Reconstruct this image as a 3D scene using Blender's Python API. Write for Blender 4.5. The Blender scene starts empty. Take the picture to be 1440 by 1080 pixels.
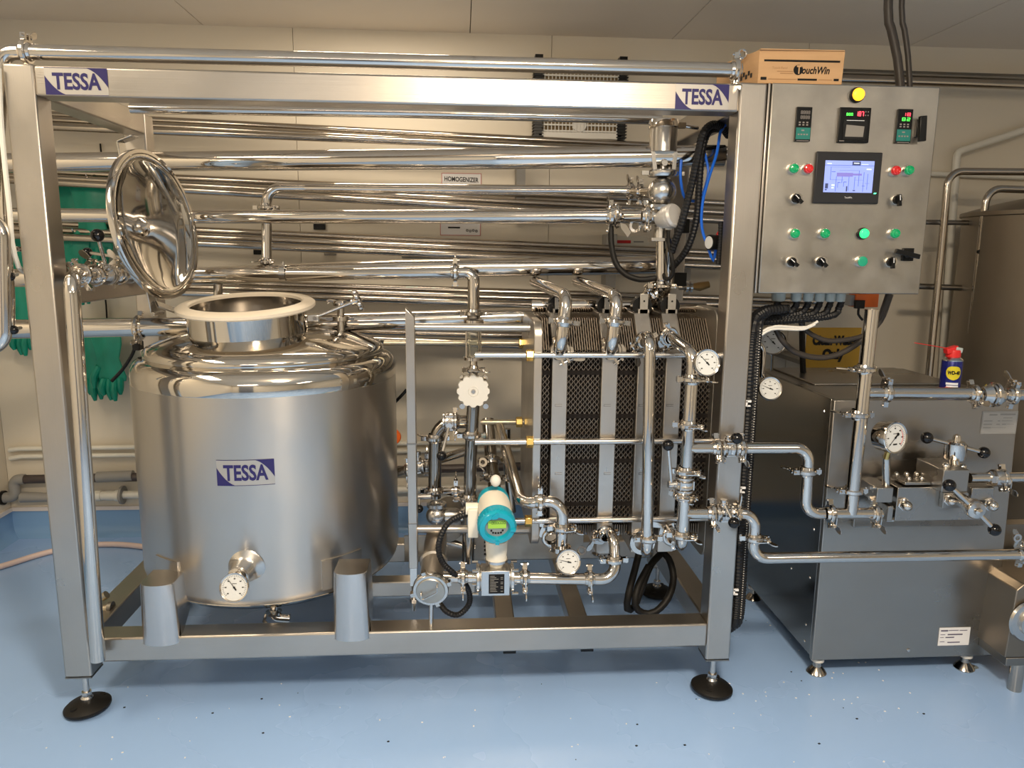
import bpy, math, random
from mathutils import Vector as V, Matrix
random.seed(7)
sc = bpy.context.scene
COL = sc.collection
pi = math.pi
sin, cos = math.sin, math.cos

# ------------------------------------------------------------------ camera
F_PX = 1055.0                       # focal length for a 1440 px wide frame
CAM = V((0.0, -2.13, 1.40))
CR = V((0.99769949, -0.06702863, 0.01014371))      # camera right
CD = V((-0.00179655, -0.17572008, -0.98443853))    # camera down
CF = V((0.06776802, 0.9821556, -0.17543626))       # camera forward
cam_data = bpy.data.cameras.new('camera')
cam_data.sensor_width = 36.0
cam_data.lens = F_PX / 1440 * 36
cam_data.clip_start = 0.05
cam = bpy.data.objects.new('camera', cam_data)
COL.objects.link(cam)
cam.matrix_world = Matrix(((CR.x, -CD.x, -CF.x, CAM.x), (CR.y, -CD.y, -CF.y, CAM.y),
                           (CR.z, -CD.z, -CF.z, CAM.z), (0, 0, 0, 1)))
sc.camera = cam
sc.view_settings.view_transform = 'Standard'
sc.view_settings.look = 'None'
sc.view_settings.gamma = 1
sc.view_settings.use_curve_mapping = False
sc.view_settings.exposure = -0.42

# ------------------------------------------------------------------ world, lamps and fill lights
w = bpy.data.worlds.new('world'); sc.world = w; w.use_nodes = True
w.node_tree.nodes['Background'].inputs[0].default_value = (0.75, 0.8, 0.9, 1)
w.node_tree.nodes['Background'].inputs[1].default_value = 0.02


def area(name, loc, sx, sy, power, color, rot=(0, 0, 0)):
    d = bpy.data.lights.new(name, 'AREA')
    d.shape = 'RECTANGLE'; d.size = sx; d.size_y = sy
    d.energy = power; d.color = color
    o = bpy.data.objects.new(name, d); COL.objects.link(o)
    o.location = loc; o.rotation_euler = rot
    return o


area('ceiling_lamp_front', (0.45, -1.95, 2.36), 0.34, 0.34, 125, (1.0, 0.83, 0.62))
pl_ = bpy.data.lights.new('fill_light_ceiling', 'POINT'); pl_.energy = 36; pl_.color = (1.0, 0.82, 0.60); pl_.shadow_soft_size = 0.16  # added fill light that brightens the ceiling, not a fitting
po_ = bpy.data.objects.new('fill_light_ceiling', pl_); COL.objects.link(po_); po_.location = (0.1, -1.5, 2.12)
area('ceiling_lamp_left', (-1.6, -0.6, 2.36), 0.3, 0.9, 23, (1.0, 0.84, 0.62))
area('ceiling_lamp_back', (-0.35, 1.0, 2.36), 0.6, 0.12, 11, (1.0, 0.85, 0.66))
area('fill_light_far', (-0.9, -4.1, 2.36), 1.2, 0.5, 52, (1.0, 0.88, 0.74))  # added fill behind the camera, lights the rear room mirrored in the steel
area('fill_light_side', (2.6, -3.2, 2.36), 0.5, 1.2, 28, (1.0, 0.86, 0.70))  # added fill from the right, no fitting there


# ------------------------------------------------------------------ points from the photograph's perspective
def ray(px, py):
    return CR * (px - 720) + CD * (py - 540) + CF * F_PX


def P(px, py, Y=0.0):
    r = ray(px, py)
    return CAM + r * ((Y - CAM.y) / r.y)


def PZ(px, py, Z=0.0):
    r = ray(px, py)
    return CAM + r * ((Z - CAM.z) / r.z)


def PX(px, py, X):
    r = ray(px, py)
    return CAM + r * ((X - CAM.x) / r.x)


# ------------------------------------------------------------------ mesh builder
def frame_of(z, x=None):
    z = V(z).normalized()
    if x is None:
        x = V((1, 0, 0)) if abs(z.x) < 0.8 else V((0, 0, 1))
    x = V(x); x = (x - z * x.dot(z))
    if x.length < 1e-6:
        x = V((0, 0, 1)); x = x - z * x.dot(z)
    x.normalize()
    return x, z.cross(x), z


class MB:
    def __init__(s):
        s.v = []; s.f = []

    def add(s, vs, fs):
        n = len(s.v)
        s.v += [V(a) for a in vs]
        s.f += [[i + n for i in f] for f in fs]
        return s

    def box(s, a, b):
        x0, x1 = sorted((a[0], b[0])); y0, y1 = sorted((a[1], b[1])); z0, z1 = sorted((a[2], b[2]))
        return s.add([(x, y, z) for x in (x0, x1) for y in (y0, y1) for z in (z0, z1)],
                     [(0, 1, 3, 2), (4, 6, 7, 5), (0, 4, 5, 1), (2, 3, 7, 6), (0, 2, 6, 4), (1, 5, 7, 3)])

    def obox(s, c, u, v, w):          # centre and three half-axis vectors
        c, u, v, w = V(c), V(u), V(v), V(w)
        if u.cross(v).dot(w) < 0:
            u = -u
        return s.add([c + u * i + v * j + w * k for i in (-1, 1) for j in (-1, 1) for k in (-1, 1)],
                     [(0, 1, 3, 2), (4, 6, 7, 5), (0, 4, 5, 1), (2, 3, 7, 6), (0, 2, 6, 4), (1, 5, 7, 3)])

    def bar(s, a, b, wd, th, side=None):
        a, b = V(a), V(b)
        x, y, z = frame_of(b - a, side)
        return s.obox((a + b) / 2, x * wd / 2, y * th / 2, (b - a) / 2)

    def rings(s, rings, cap=True, closed=False):
        n = len(rings[0]); m = len(s.v)
        for r in rings:
            s.v += r
        k = len(rings)
        for i in range(k if closed else k - 1):
            a = m + i * n; b = m + ((i + 1) % k) * n
            for j in range(n):
                j2 = (j + 1) % n
                s.f.append([a + j, a + j2, b + j2, b + j])
        if cap and not closed:
            s.f.append([m + j for j in range(n)][::-1])
            s.f.append([m + (k - 1) * n + j for j in range(n)])
        return s

    def tube(s, pts, r, n=20, bend=None, cap=True, rads=None):
        pts = [V(p) for p in pts]
        if bend:
            pts = round_path(pts, bend)
        rg = []
        t0 = (pts[1] - pts[0]).normalized()
        x, y, z = frame_of(t0)
        for i, p in enumerate(pts):
            if i == 0: t = t0
            elif i == len(pts) - 1: t = (pts[-1] - pts[-2]).normalized()
            else: t = ((pts[i] - pts[i - 1]).normalized() + (pts[i + 1] - pts[i]).normalized()).normalized()
            x = (x - t * x.dot(t)).normalized(); y = t.cross(x)
            rr = rads[i] if rads else r
            rg.append([p + (x * cos(2 * pi * j / n) + y * sin(2 * pi * j / n)) * rr for j in range(n)])
        return s.rings(rg, cap)

    def lathe(s, prof, o, ax=(0, 0, 1), n=28, ref=None, closed=False, a0=0, a1=None):
        o = V(o); x, y, z = frame_of(ax, ref)
        rg = []
        for (r, h) in prof:
            r = max(r, 1e-5)
            rg.append([o + z * h + (x * cos(2 * pi * j / n) + y * sin(2 * pi * j / n)) * r for j in range(n)])
        return s.rings(rg, True, closed)

    def prism(s, poly, o, u, v, w):    # 2D polygon in (u, v), extruded by vector w
        o, u, v, w = V(o), V(u), V(v), V(w)
        n = len(poly)
        a = sum(poly[i][0] * poly[(i + 1) % n][1] - poly[(i + 1) % n][0] * poly[i][1] for i in range(n))
        if (a > 0) != (u.cross(v).dot(w) > 0):
            poly = poly[::-1]
        vs = [o + u * p[0] + v * p[1] for p in poly] + [o + u * p[0] + v * p[1] + w for p in poly]
        fs = [list(range(n))[::-1], list(range(n, 2 * n))]
        fs += [[i, (i + 1) % n, n + (i + 1) % n, n + i] for i in range(n)]
        return s.add(vs, fs)

    def ball(s, o, r, n=16, m=10, sc=(1, 1, 1)):
        rg = [[V(o) + V((cos(2 * pi * j / n) * sin(pi * i / m) * r * sc[0], sin(2 * pi * j / n) * sin(pi * i / m) * r * sc[1],
                         -cos(pi * i / m) * r * sc[2])) for j in range(n)] for i in range(m + 1)]
        rg[0] = [p + (V(o) - p) * 0.999 + V((0, 0, -r * sc[2])) * 0.999 if False else p for p in rg[0]]
        return s.rings(rg, True)


def round_path(pts, R, steps=7):
    out = [pts[0]]
    for i in range(1, len(pts) - 1):
        a, b, c = pts[i - 1], pts[i], pts[i + 1]
        d1 = (a - b); d2 = (c - b)
        l1, l2 = d1.length, d2.length
        d1.normalize(); d2.normalize()
        ang = math.acos(max(-1, min(1, d1.dot(d2))))
        if ang > pi - 0.05:
            out.append(b); continue
        t = R / math.tan(ang / 2)
        k = min(1, 0.48 * min(l1 if i > 1 else l1 * 2, l2 if i < len(pts) - 2 else l2 * 2) / t)
        t *= k; r = R * k
        p1 = b + d1 * t; p2 = b + d2 * t
        ctr = b + (d1 + d2).normalized() * (r / sin(ang / 2))
        v1 = p1 - ctr; v2 = p2 - ctr
        om = math.acos(max(-1, min(1, v1.normalized().dot(v2.normalized()))))
        for q in range(steps + 1):
            u = q / steps
            out.append(ctr + (v1 * sin((1 - u) * om) + v2 * sin(u * om)) / sin(om))
    out.append(pts[-1])
    return out


def spline(pts, step=0.02):
    pts = [V(p) for p in pts]
    q = [pts[0] * 2 - pts[1]] + pts + [pts[-1] * 2 - pts[-2]]
    out = []
    for i in range(1, len(q) - 2):
        n = max(2, int((q[i + 1] - q[i]).length / step))
        for j in range(n):
            t = j / n
            out.append(0.5 * ((2 * q[i]) + (q[i + 1] - q[i - 1]) * t + (2 * q[i - 1] - 5 * q[i] + 4 * q[i + 1] - q[i + 2]) * t * t
                              + (3 * q[i] - q[i - 1] - 3 * q[i + 1] + q[i + 2]) * t ** 3))
    out.append(pts[-1])
    return out


# ------------------------------------------------------------------ objects
def mesh_of(name, mb, mt, angle=35):
    me = bpy.data.meshes.new(name)
    me.from_pydata([tuple(v) for v in mb.v], [], mb.f)
    me.validate()
    if mt: me.materials.append(mt)
    me.polygons.foreach_set('use_smooth', [True] * len(me.polygons))
    me.set_sharp_from_angle(angle=math.radians(angle))
    return me


def T(name, label, cat, loc=None, group=None):
    o = bpy.data.objects.new(name, None); COL.objects.link(o)
    o.empty_display_size = 0.05
    o.location = V(loc) if loc is not None else V((0, 0, 0))
    o['label'] = label; o['category'] = cat
    if group: o['group'] = group
    return o


def wloc(o):
    p = V((0, 0, 0))
    while o is not None:
        p = p + o.location; o = o.parent
    return p


def obj(name, mb, mt, parent=None, bev=0, label=None, kind=None, angle=35, off=None):
    """one mesh object, geometry given in world coordinates (parents are never rotated)"""
    base = wloc(parent) if parent else V((0, 0, 0))
    o0 = V(off) if off is not None else V((0, 0, 0))
    if off is None:
        xs = [v.x for v in mb.v]; ys = [v.y for v in mb.v]; zs = [v.z for v in mb.v]
        o0 = V(((min(xs) + max(xs)) / 2, (min(ys) + max(ys)) / 2, (min(zs) if not parent else (min(zs) + max(zs)) / 2)))
    m2 = MB(); m2.v = [v - o0 for v in mb.v]; m2.f = mb.f
    o = bpy.data.objects.new(name, mesh_of(name, m2, mt, angle))
    COL.objects.link(o)
    o.location = o0 - base
    if parent: o.parent = parent
    if bev:
        b = o.modifiers.new('bevel', 'BEVEL'); b.width = bev; b.segments = 2; b.limit_method = 'ANGLE'
        b.angle_limit = math.radians(40); b.harden_normals = False
    if label: o['label'] = label
    if kind: o['kind'] = kind
    return o


def solo(name, label, cat, mb, mt, group=None, bev=0, kind=None, angle=35):
    o = obj(name, mb, mt, None, bev, label, kind, angle)
    o['category'] = cat
    if group: o['group'] = group
    return o


def struct(name, mb, mt, bev=0):
    return obj(name, mb, mt, None, bev, None, 'structure')


def inst(name, me, parent, o, z, x=None):
    """a child that shares mesh data, placed by origin, z axis and x axis"""
    ob = bpy.data.objects.new(name, me); COL.objects.link(ob)
    X, Y, Z = frame_of(z, x)
    m = Matrix(((X.x, Y.x, Z.x), (X.y, Y.y, Z.y), (X.z, Y.z, Z.z)))
    ob.parent = parent
    pw = parent.get('_w')
    base = wloc(parent)
    ob.location = V(o) - base
    ob.rotation_euler = m.to_euler()
    return ob


# ------------------------------------------------------------------ materials
def mat(name, col, metal=0.0, rough=0.5, bump=0.0, bscale=(40, 40, 40), cvar=0.0, cscale=(4, 4, 4), rvar=0.0,
        aniso=0.0, arot=0.0, emit=0.0, coat=0.0, trans=0.0, spec=0.5, ecol=None, tan='Z'):
    m = bpy.data.materials.new(name); m.use_nodes = True
    nt = m.node_tree; N = nt.nodes; L = nt.links
    b = N['Principled BSDF']
    b.inputs['Base Color'].default_value = (*col, 1)
    b.inputs['Metallic'].default_value = metal
    b.inputs['Roughness'].default_value = rough
    b.inputs['Specular IOR Level'].default_value = spec
    b.inputs['Coat Weight'].default_value = coat
    b.inputs['Transmission Weight'].default_value = trans
    if aniso:
        b.inputs['Anisotropic'].default_value = aniso
        b.inputs['Anisotropic Rotation'].default_value = arot
        tg = N.new('ShaderNodeTangent'); tg.direction_type = 'RADIAL'; tg.axis = tan
        L.new(tg.outputs[0], b.inputs['Tangent'])
    if emit:
        b.inputs['Emission Color'].default_value = (*(ecol or col), 1)
        b.inputs['Emission Strength'].default_value = emit
    if bump or cvar or rvar:
        tc = N.new('ShaderNodeTexCoord')

        def noise(scale, detail=3):
            mp = N.new('ShaderNodeMapping'); mp.inputs['Scale'].default_value = scale
            L.new(tc.outputs['Object'], mp.inputs['Vector'])
            n = N.new('ShaderNodeTexNoise'); n.inputs['Scale'].default_value = 1.0; n.inputs['Detail'].default_value = detail
            L.new(mp.outputs[0], n.inputs['Vector'])
            return n
        if bump:
            n = noise(bscale)
            bp = N.new('ShaderNodeBump'); bp.inputs['Strength'].default_value = bump; bp.inputs['Distance'].default_value = 0.002
            L.new(n.outputs['Fac'], bp.inputs['Height']); L.new(bp.outputs[0], b.inputs['Normal'])
        if cvar:
            n = noise(cscale, 5)
            r = N.new('ShaderNodeMapRange')
            r.inputs['From Min'].default_value = 0.35; r.inputs['From Max'].default_value = 0.7
            L.new(n.outputs['Fac'], r.inputs['Value'])
            mx = N.new('ShaderNodeMix'); mx.data_type = 'RGBA'
            mx.inputs[6].default_value = (*col, 1)
            mx.inputs[7].default_value = (*[c * (1 - cvar) for c in col], 1)
            L.new(r.outputs[0], mx.inputs[0]); L.new(mx.outputs[2], b.inputs['Base Color'])
        if rvar:
            n = noise(tuple(c * 1.7 for c in cscale), 4)
            r = N.new('ShaderNodeMapRange')
            r.inputs['From Min'].default_value = 0.3; r.inputs['From Max'].default_value = 0.7
            r.inputs['To Min'].default_value = max(0.02, rough - rvar); r.inputs['To Max'].default_value = rough + rvar
            L.new(n.outputs['Fac'], r.inputs['Value']); L.new(r.outputs[0], b.inputs['Roughness'])
    return m


SC = (0.62, 0.60, 0.57)
M_pol = mat('polished_steel', (0.64, 0.60, 0.55), 1, 0.10, bump=0.05, bscale=(9, 9, 9))
M_pold = mat('polished_tube_steel', (0.52, 0.47, 0.41), 1, 0.15, bump=0.04, bscale=(6, 6, 6), cvar=0.15, cscale=(3, 3, 3))
M_cast = mat('cast_steel', (0.62, 0.60, 0.57), 1, 0.24)
M_bx = mat('brushed_steel_horizontal', (0.53, 0.49, 0.44), 1, 0.33, bump=0.12, bscale=(2, 260, 260), cvar=0.16, cscale=(2.5, 5, 5), rvar=0.06)
M_bz = mat('brushed_steel_vertical', (0.53, 0.49, 0.44), 1, 0.33, bump=0.12, bscale=(260, 260, 2), cvar=0.16, cscale=(5, 5, 2.5), rvar=0.06)
M_by = mat('brushed_steel_deep', (0.50, 0.46, 0.41), 1, 0.34, bump=0.12, bscale=(260, 2, 260), cvar=0.16, cscale=(5, 2.5, 5), rvar=0.06)
M_sheet = mat('cabinet_sheet_steel', (0.47, 0.44, 0.39), 1, 0.38, bump=0.06, bscale=(3, 200, 200), cvar=0.28, cscale=(7, 7, 7), rvar=0.08)
M_tank = mat('satin_vessel_steel', (0.54, 0.51, 0.47), 1, 0.31, aniso=0.75, arot=0.25, bump=0.02, bscale=(3, 3, 160), rvar=0.03)
M_dome = mat('polished_vessel_steel', (0.64, 0.60, 0.54), 1, 0.07, bump=0.05, bscale=(5, 5, 5))
M_lid = mat('polished_lid_steel', (0.66, 0.63, 0.58), 1, 0.06, bump=0.25, bscale=(3, 3, 3))
M_dark = mat('dull_dark_steel', (0.30, 0.28, 0.25), 1, 0.35, cvar=0.2)
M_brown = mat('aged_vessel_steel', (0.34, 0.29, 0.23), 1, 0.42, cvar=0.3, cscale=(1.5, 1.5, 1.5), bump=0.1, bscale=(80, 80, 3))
M_black = mat('black_plastic', (0.006, 0.006, 0.006), 0, 0.32, spec=0.25)
M_corr = mat('black_corrugated_plastic', (0.007, 0.007, 0.008), 0, 0.5, spec=0.3)
M_ball = mat('glossy_black_bakelite', (0.003, 0.003, 0.004), 0, 0.06, spec=0.45)
M_rub = mat('black_rubber', (0.010, 0.009, 0.008), 0, 0.55, spec=0.25, cvar=0.3, cscale=(30, 30, 30))
M_white = mat('white_plastic', (0.66, 0.64, 0.59), 0, 0.45)
M_gask = mat('cream_silicone', (0.72, 0.64, 0.52), 0, 0.5)
M_dial = mat('white_dial', (0.60, 0.61, 0.60), 0, 0.35, coat=0.3)
M_brass = mat('brass', (0.85, 0.60, 0.20), 1, 0.22)
M_brassd = mat('dull_threaded_steel', (0.50, 0.44, 0.33), 1, 0.3, bump=0.3, bscale=(900, 5, 5))
M_blue = mat('blue_air_tube', (0.01, 0.12, 0.62), 0, 0.3)
M_teal = mat('teal_enamel', (0.0, 0.30, 0.42), 0, 0.3, coat=0.3)
M_cream = mat('cream_enamel', (0.72, 0.68, 0.58), 0, 0.4)
M_lcd = mat('green_lcd', (0.30, 0.52, 0.05), 0, 0.3, emit=0.22)
M_ink = mat('black_print', (0.008, 0.008, 0.008), 0, 0.5, spec=0.2)
M_purple = mat('purple_print', (0.016, 0.011, 0.10), 0, 0.35)
M_silver = mat('silver_label_film', (0.47, 0.45, 0.42), 0.7, 0.4)
M_paper = mat('white_label_paper', (0.75, 0.74, 0.74), 0, 0.5)
M_green = mat('green_rubber', (0.0, 0.26, 0.17), 0, 0.42, bump=0.2, bscale=(60, 60, 60), cvar=0.25, cscale=(12, 12, 12))
M_card = mat('cardboard', (0.55, 0.33, 0.16), 0, 0.75, cvar=0.12, cscale=(6, 6, 40))
M_red = mat('red_plastic', (0.65, 0.02, 0.02), 0, 0.35)
M_org = mat('orange_plastic', (0.75, 0.13, 0.01), 0, 0.4)
M_yel = mat('yellow_board', (0.50, 0.28, 0.01), 0, 0.5, cvar=0.1)
M_grey = mat('grey_plastic', (0.28, 0.27, 0.25), 0, 0.5)
M_ltg = mat('light_grey_plastic', (0.40, 0.46, 0.46), 0, 0.45)
M_hose = mat('grey_conduit', (0.045, 0.038, 0.033), 0, 0.4, spec=.3)
M_glass = mat('sight_glass', (0.95, 0.97, 0.95), 0, 0.03, trans=1.0)
M_pvc = mat('white_pvc', (0.78, 0.75, 0.66), 0, 0.4, cvar=0.15)
M_pink = mat('pale_pink_hose', (0.66, 0.52, 0.48), 0, 0.45)
M_hxdk = mat('plate_gasket_dark', (0.008, 0.006, 0.005), 0, 0.7, spec=.15)
M_polshade = mat('shaded_polished_steel', (0.36, 0.33, 0.29), 1, 0.12)  # polished steel with shade put into its colour, for the columns behind
M_hxe = mat('plate_edge_steel', (0.40, 0.33, 0.26), 1, 0.4)


def emat(name, col, s):
    return mat(name, tuple(c * 0.5 for c in col), 0, 0.3, emit=s, ecol=col)


# ------------------------------------------------------------------ writing
def text_mesh(s, o, u, v, width, height, name, mt, parent, lift=0.0, bold=0.0, fn=None, shear=0.0):
    c = bpy.data.curves.new('t', 'FONT'); c.body = s; c.size = 1; c.resolution_u = 3; c.shear = shear
    c.offset = bold
    t = bpy.data.objects.new('t', c); COL.objects.link(t)
    dg = bpy.context.evaluated_depsgraph_get()
    me = bpy.data.meshes.new_from_object(t.evaluated_get(dg))
    COL.objects.unlink(t); bpy.data.objects.remove(t)
    vs = [q.co.copy() for q in me.vertices]; fs = [list(p.vertices) for p in me.polygons]
    bpy.data.meshes.remove(me)
    if not vs: return None
    x0 = min(q.x for q in vs); x1 = max(q.x for q in vs); y0 = min(q.y for q in vs); y1 = max(q.y for q in vs)
    o, u, v = V(o), V(u).normalized(), V(v).normalized()
    n = u.cross(v)
    mb = MB()
    for q in vs:
        a = (q.x - x0) / (x1 - x0) * width; b = (q.y - y0) / (y1 - y0) * height
        mb.v.append(fn(a, b) if fn else o + u * a + v * b + n * lift)
    mb.f = fs
    if mb.f:
        f = fs[0]; nn = (mb.v[f[1]] - mb.v[f[0]]).cross(mb.v[f[2]] - mb.v[f[0]])
    return obj(name, mb, mt, parent)

# ================================================================== THE ROOM
X0, X1, Y0, Y1, H = -2.19, 4.3, -5.2, 1.52, 2.372
M_wall = mat('cream_wall_panel', (0.74, 0.67, 0.55), 0, 0.42, cvar=0.05, cscale=(1.2, 1.2, 1.2), spec=0.4)
M_ceil = mat('ceiling_panel', (0.84, 0.76, 0.65), 0, 0.5, cvar=0.06, cscale=(1, 1, 1))
M_join = mat('panel_joint', (0.42, 0.36, 0.28), 0, 0.6)
M_floor = mat('blue_resin_floor', (0.29, 0.455, 0.76), 0, 0.27, bump=0.10, bscale=(7, 7, 7), cvar=0.06, cscale=(1.2, 1.2, 1.2), rvar=0.02)
M_cove = mat('blue_skirting', (0.20, 0.36, 0.60), 0, 0.35)
M_cap = mat('skirting_cap', (0.72, 0.66, 0.62), 0, 0.4)
fl = struct('floor', MB().box((X0 - .1, Y0 - .1, -0.08), (X1 + .1, Y1 + .1, 0)), M_floor)
# crumbs and chips lying on the floor
chips = MB(); chd = MB()
for i in range(95):
    px = random.gauss(1150, 90) if i < 60 else random.uniform(60, 1400)
    py = random.uniform(860, 1010) if i < 60 else random.uniform(960, 1075)
    p = PZ(px, py, 0)
    if p.x < X0 + .1 or p.y > 0.9: continue
    a = random.uniform(0, 3); s = random.uniform(0.0012, 0.0028)
    (chips if i % 9 else chd).obox(p + V((0, 0, 0.0008)), V((cos(a), sin(a), 0)) * s, V((-sin(a), cos(a), 0)) * s * .7, V((0, 0, .0008)))
for (px, py) in [(175, 995), (299, 1003), (368, 983), (370, 1031), (546, 1043), (963, 1048), (1152, 1046), (1299, 1004), (1205, 1011), (895, 1049)]:
    p = PZ(px, py, 0); chd.obox(p + V((0, 0, .0008)), (0.003, 0.001, 0), (-0.001, 0.0022, 0), (0, 0, 0.0008))
obj('floor_crumbs', chips, M_paper, fl, kind='stuff')
obj('floor_specks', chd, M_ink, fl, kind='stuff')

cl = struct('ceiling', MB().box((X0 - .1, Y0 - .1, H + .02), (X1 + .1, Y1 + .1, H + .1)), M_join)
cx = [X0, P(283, 30, 1.5).x, P(661, 45, 1.5).x, 0.98, 2.12, 3.25, X1]
for i in range(len(cx) - 1):
    for (ya, yb) in ((Y0, -1.9), (-1.896, Y1)):
        obj('ceiling_panel', MB().box((cx[i] + .002, ya, H), (cx[i + 1] - .002, yb, H + .03)), M_ceil, cl)
bk = struct('wall_back', MB().box((X0 - .1, Y1 + .02, 0), (X1 + .1, Y1 + .12, H)), M_join)
wx = [X0, P(412, 60, Y1).x, P(776, 62, Y1).x, P(1137, 80, Y1).x, P(1500, 80, Y1).x, 3.5, X1]
for i in range(len(wx) - 1):
    obj('wall_panel', MB().box((wx[i] + .0012, Y1, 0), (wx[i + 1] - .0012, Y1 + .03, H)), M_wall, bk)
struct('wall_left', MB().box((X0 - .1, Y0, 0), (X0, Y1, H)), M_wall)
struct('wall_right', MB().box((X1, Y0, 0), (X1 + .1, Y1, H)), M_wall)
wf = struct('wall_front', MB().box((X0 - .1, Y0 - .1, 0), (X1 + .1, Y0, H)), M_wall)
dr = struct('reflection_door', MB().box((-1.6, Y0, 0), (-0.5, Y0 + .04, 2.05)), mat('grey_door', (0.16, 0.17, 0.19), 0, 0.5))  # unseen door added as a dark shape for the steel to reflect
obj('door_handle', MB().tube([(-0.62, Y0 + .04, 1.0), (-0.62, Y0 + .1, 1.0), (-0.75, Y0 + .1, 1.0)], .01, 10), M_cast, dr)
cove = [(0, 0), (-0.055, 0), (-0.03, 0.008), (-0.014, 0.025), (-0.006, 0.05), (-0.005, 0.125), (0, 0.125)]
struct('baseboard_back', MB().prism(cove, (X0, Y1, 0), (0, 1, 0), (0, 0, 1), (X1 - X0, 0, 0)), M_cove)
struct('baseboard_left', MB().prism(cove, (X0, Y0, 0), (-1, 0, 0), (0, 0, 1), (0, Y1 - Y0, 0)), M_cove)
struct('trim_1', MB().box((X0, Y1 - .012, .1255), (X1, Y1, .145)), M_cap)
struct('trim_2', MB().box((X0, Y0, .1255), (X0 + .012, Y1 - .012, .145)), M_cap)
# pale ceiling light fitting seen at the top right corner
struct('trim_3', MB().box((1.35, -0.75, H - .03), (3.4, 0.45, H - .0005)), mat('pale_ceiling_tray', (0.70, 0.72, 0.74), 0, 0.4), 0.004)

# services low on the back wall
def pipe_px(pts, r, bend=None, n=14):
    return MB().tube([P(*p) for p in pts], r, n, bend)

solo('wall_pipe', 'upper thin white pipe running along the back wall', 'pipe',
     MB().tube([P(13, 633, 1.49), P(28, 631, 1.49), P(740, 621, 1.49), P(1050, 618, 1.49)], .011, 12), M_pvc)
solo('wall_pipe', 'lower thin white pipe running along the back wall', 'pipe',
     MB().tube([P(14, 645, 1.49), P(30, 642, 1.49), P(740, 632, 1.49), P(1050, 629, 1.49)], .011, 12), M_pvc)
wp = T('waste_pipe', 'dark waste pipe with grey elbow on the back wall by the corner', 'pipe', P(40, 674, 1.46))
obj('tube', MB().tube([P(32, 674, 1.46), P(133, 672, 1.46), P(300, 669, 1.46), P(760, 655, 1.46)], .021, 14), mat('dark_waste_pipe', (0.06, 0.045, 0.04), 0, 0.4), wp)
obj('elbow', MB().tube([P(35, 674, 1.46), P(19, 674, 1.46), P(22, 698, 1.46), P(5, 700, 1.46)], .025, 16, .03), M_grey, wp)
obj('coupling', MB().tube([P(137, 671, 1.46), P(187, 669, 1.46)], .026, 16), M_grey, wp)
obj('wall_socket', MB().lathe([(.016, 0), (.034, 0), (.034, .012), (.016, .012)], P(3, 700, 1.46), (1, 0, 0), 20), M_black, wp)
wv = T('water_pipe', 'white plastic water pipe with union and bracket on the back wall', 'pipe', P(170, 695, 1.47))
obj('tube', MB().tube([P(165, 696, 1.47), P(300, 694, 1.47), P(760, 684, 1.47)], .019, 14), M_pvc, wv)
obj('grey_tube', MB().tube([P(30, 699, 1.47), P(70, 699, 1.47), P(136, 697, 1.47)], .022, 14, rads=[.026, .021, .02]), M_grey, wv)
u = MB()
for a, b, r in ((135, 143, .026), (143, 150, .022), (150, 163, .024), (163, 168, .028)):
    u.tube([P(a, 697, 1.47), P(b, 697, 1.47)], r, 12)
obj('union', u, M_pvc, wv)
obj('bracket', MB().lathe([(.02, 0), (.045, 0), (.045, .01), (.02, .01)], P(171, 696, 1.47), (1, 0, 0), 16).box(P(169, 708, 1.48), P(174, 684, 1.5)), M_grey, wv)
hp = [PZ(-60, 812, .014), PZ(0, 797, .014), PZ(70, 776, .014), PZ(135, 766, .014), PZ(195, 768, .014), PZ(260, 782, .014), PZ(330, 800, .014)]
solo('floor_hose', 'pale pink hose curving across the floor behind the frame', 'hose', MB().tube(spline(hp, .04), .013, 12), M_pink)

# ================================================================== GREEN GLOVES on the back wall
def glove(px, py, L, lean, flip, label, grp=None, Y=1.44):
    """gauntlet hung by its cuff, fingers down; px, py is the middle of the cuff edge"""
    t = T('rubber_glove', label, 'glove', P(px, py, Y), grp)
    o = P(px, py, Y); s = -1 if flip else 1
    dn = V((sin(lean), 0, -cos(lean))); sd = V((cos(lean), 0, sin(lean)))
    def pt(a, b, d=0): return o + sd * (a * s * L) + dn * (b * L) + V((0, -d * L, 0))
    rg = []
    for (b, wd, th) in [(0, .19, .05), (.02, .195, .06), (.25, .165, .075), (.42, .13, .07), (.55, .15, .075), (.64, .165, .07), (.70, .15, .055)]:
        rg.append([pt(wd * cos(2 * pi * j / 20) + 0.012 * sin(b * 17), b, th * .5 * (1.15 + sin(2 * pi * j / 20) + .18 * sin(5 * 2 * pi * j / 20))) for j in range(20)])
    obj('palm', MB().rings(rg), M_green, t)
    for i, (a, ln) in enumerate([(-.095, .20), (-.035, .27), (.03, .26), (.092, .19)]):
        pts = [pt(a, .66, .04), pt(a * 1.1 + .02, .66 + ln * .5, .05 + .03 * (i % 2)), pt(a * .95 + .02, .66 + ln, .04 + .03 * (i % 2))]
        pts = spline(pts, L * .05)
        rr = [.043 * L] * (len(pts) - 2) + [.037 * L, .02 * L]
        obj('finger', MB().tube(pts, 0, 10, rads=rr), M_green, t)
    pts = spline([pt(.13, .5, .04), pt(.2, .62, .06), pt(.215, .76, .06)], L * .05)
    obj('thumb', MB().tube(pts, 0, 10, rads=[.045 * L] * (len(pts) - 2) + [.036 * L, .018 * L]), M_green, t)
    obj('cuff_roll', MB().tube([pt(.195 * cos(2 * pi * j / 20), 0, .03 * (1.15 + sin(2 * pi * j / 20)) + .0) for j in range(21)], .008 * L, 6), M_green, t)
    return t

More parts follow.
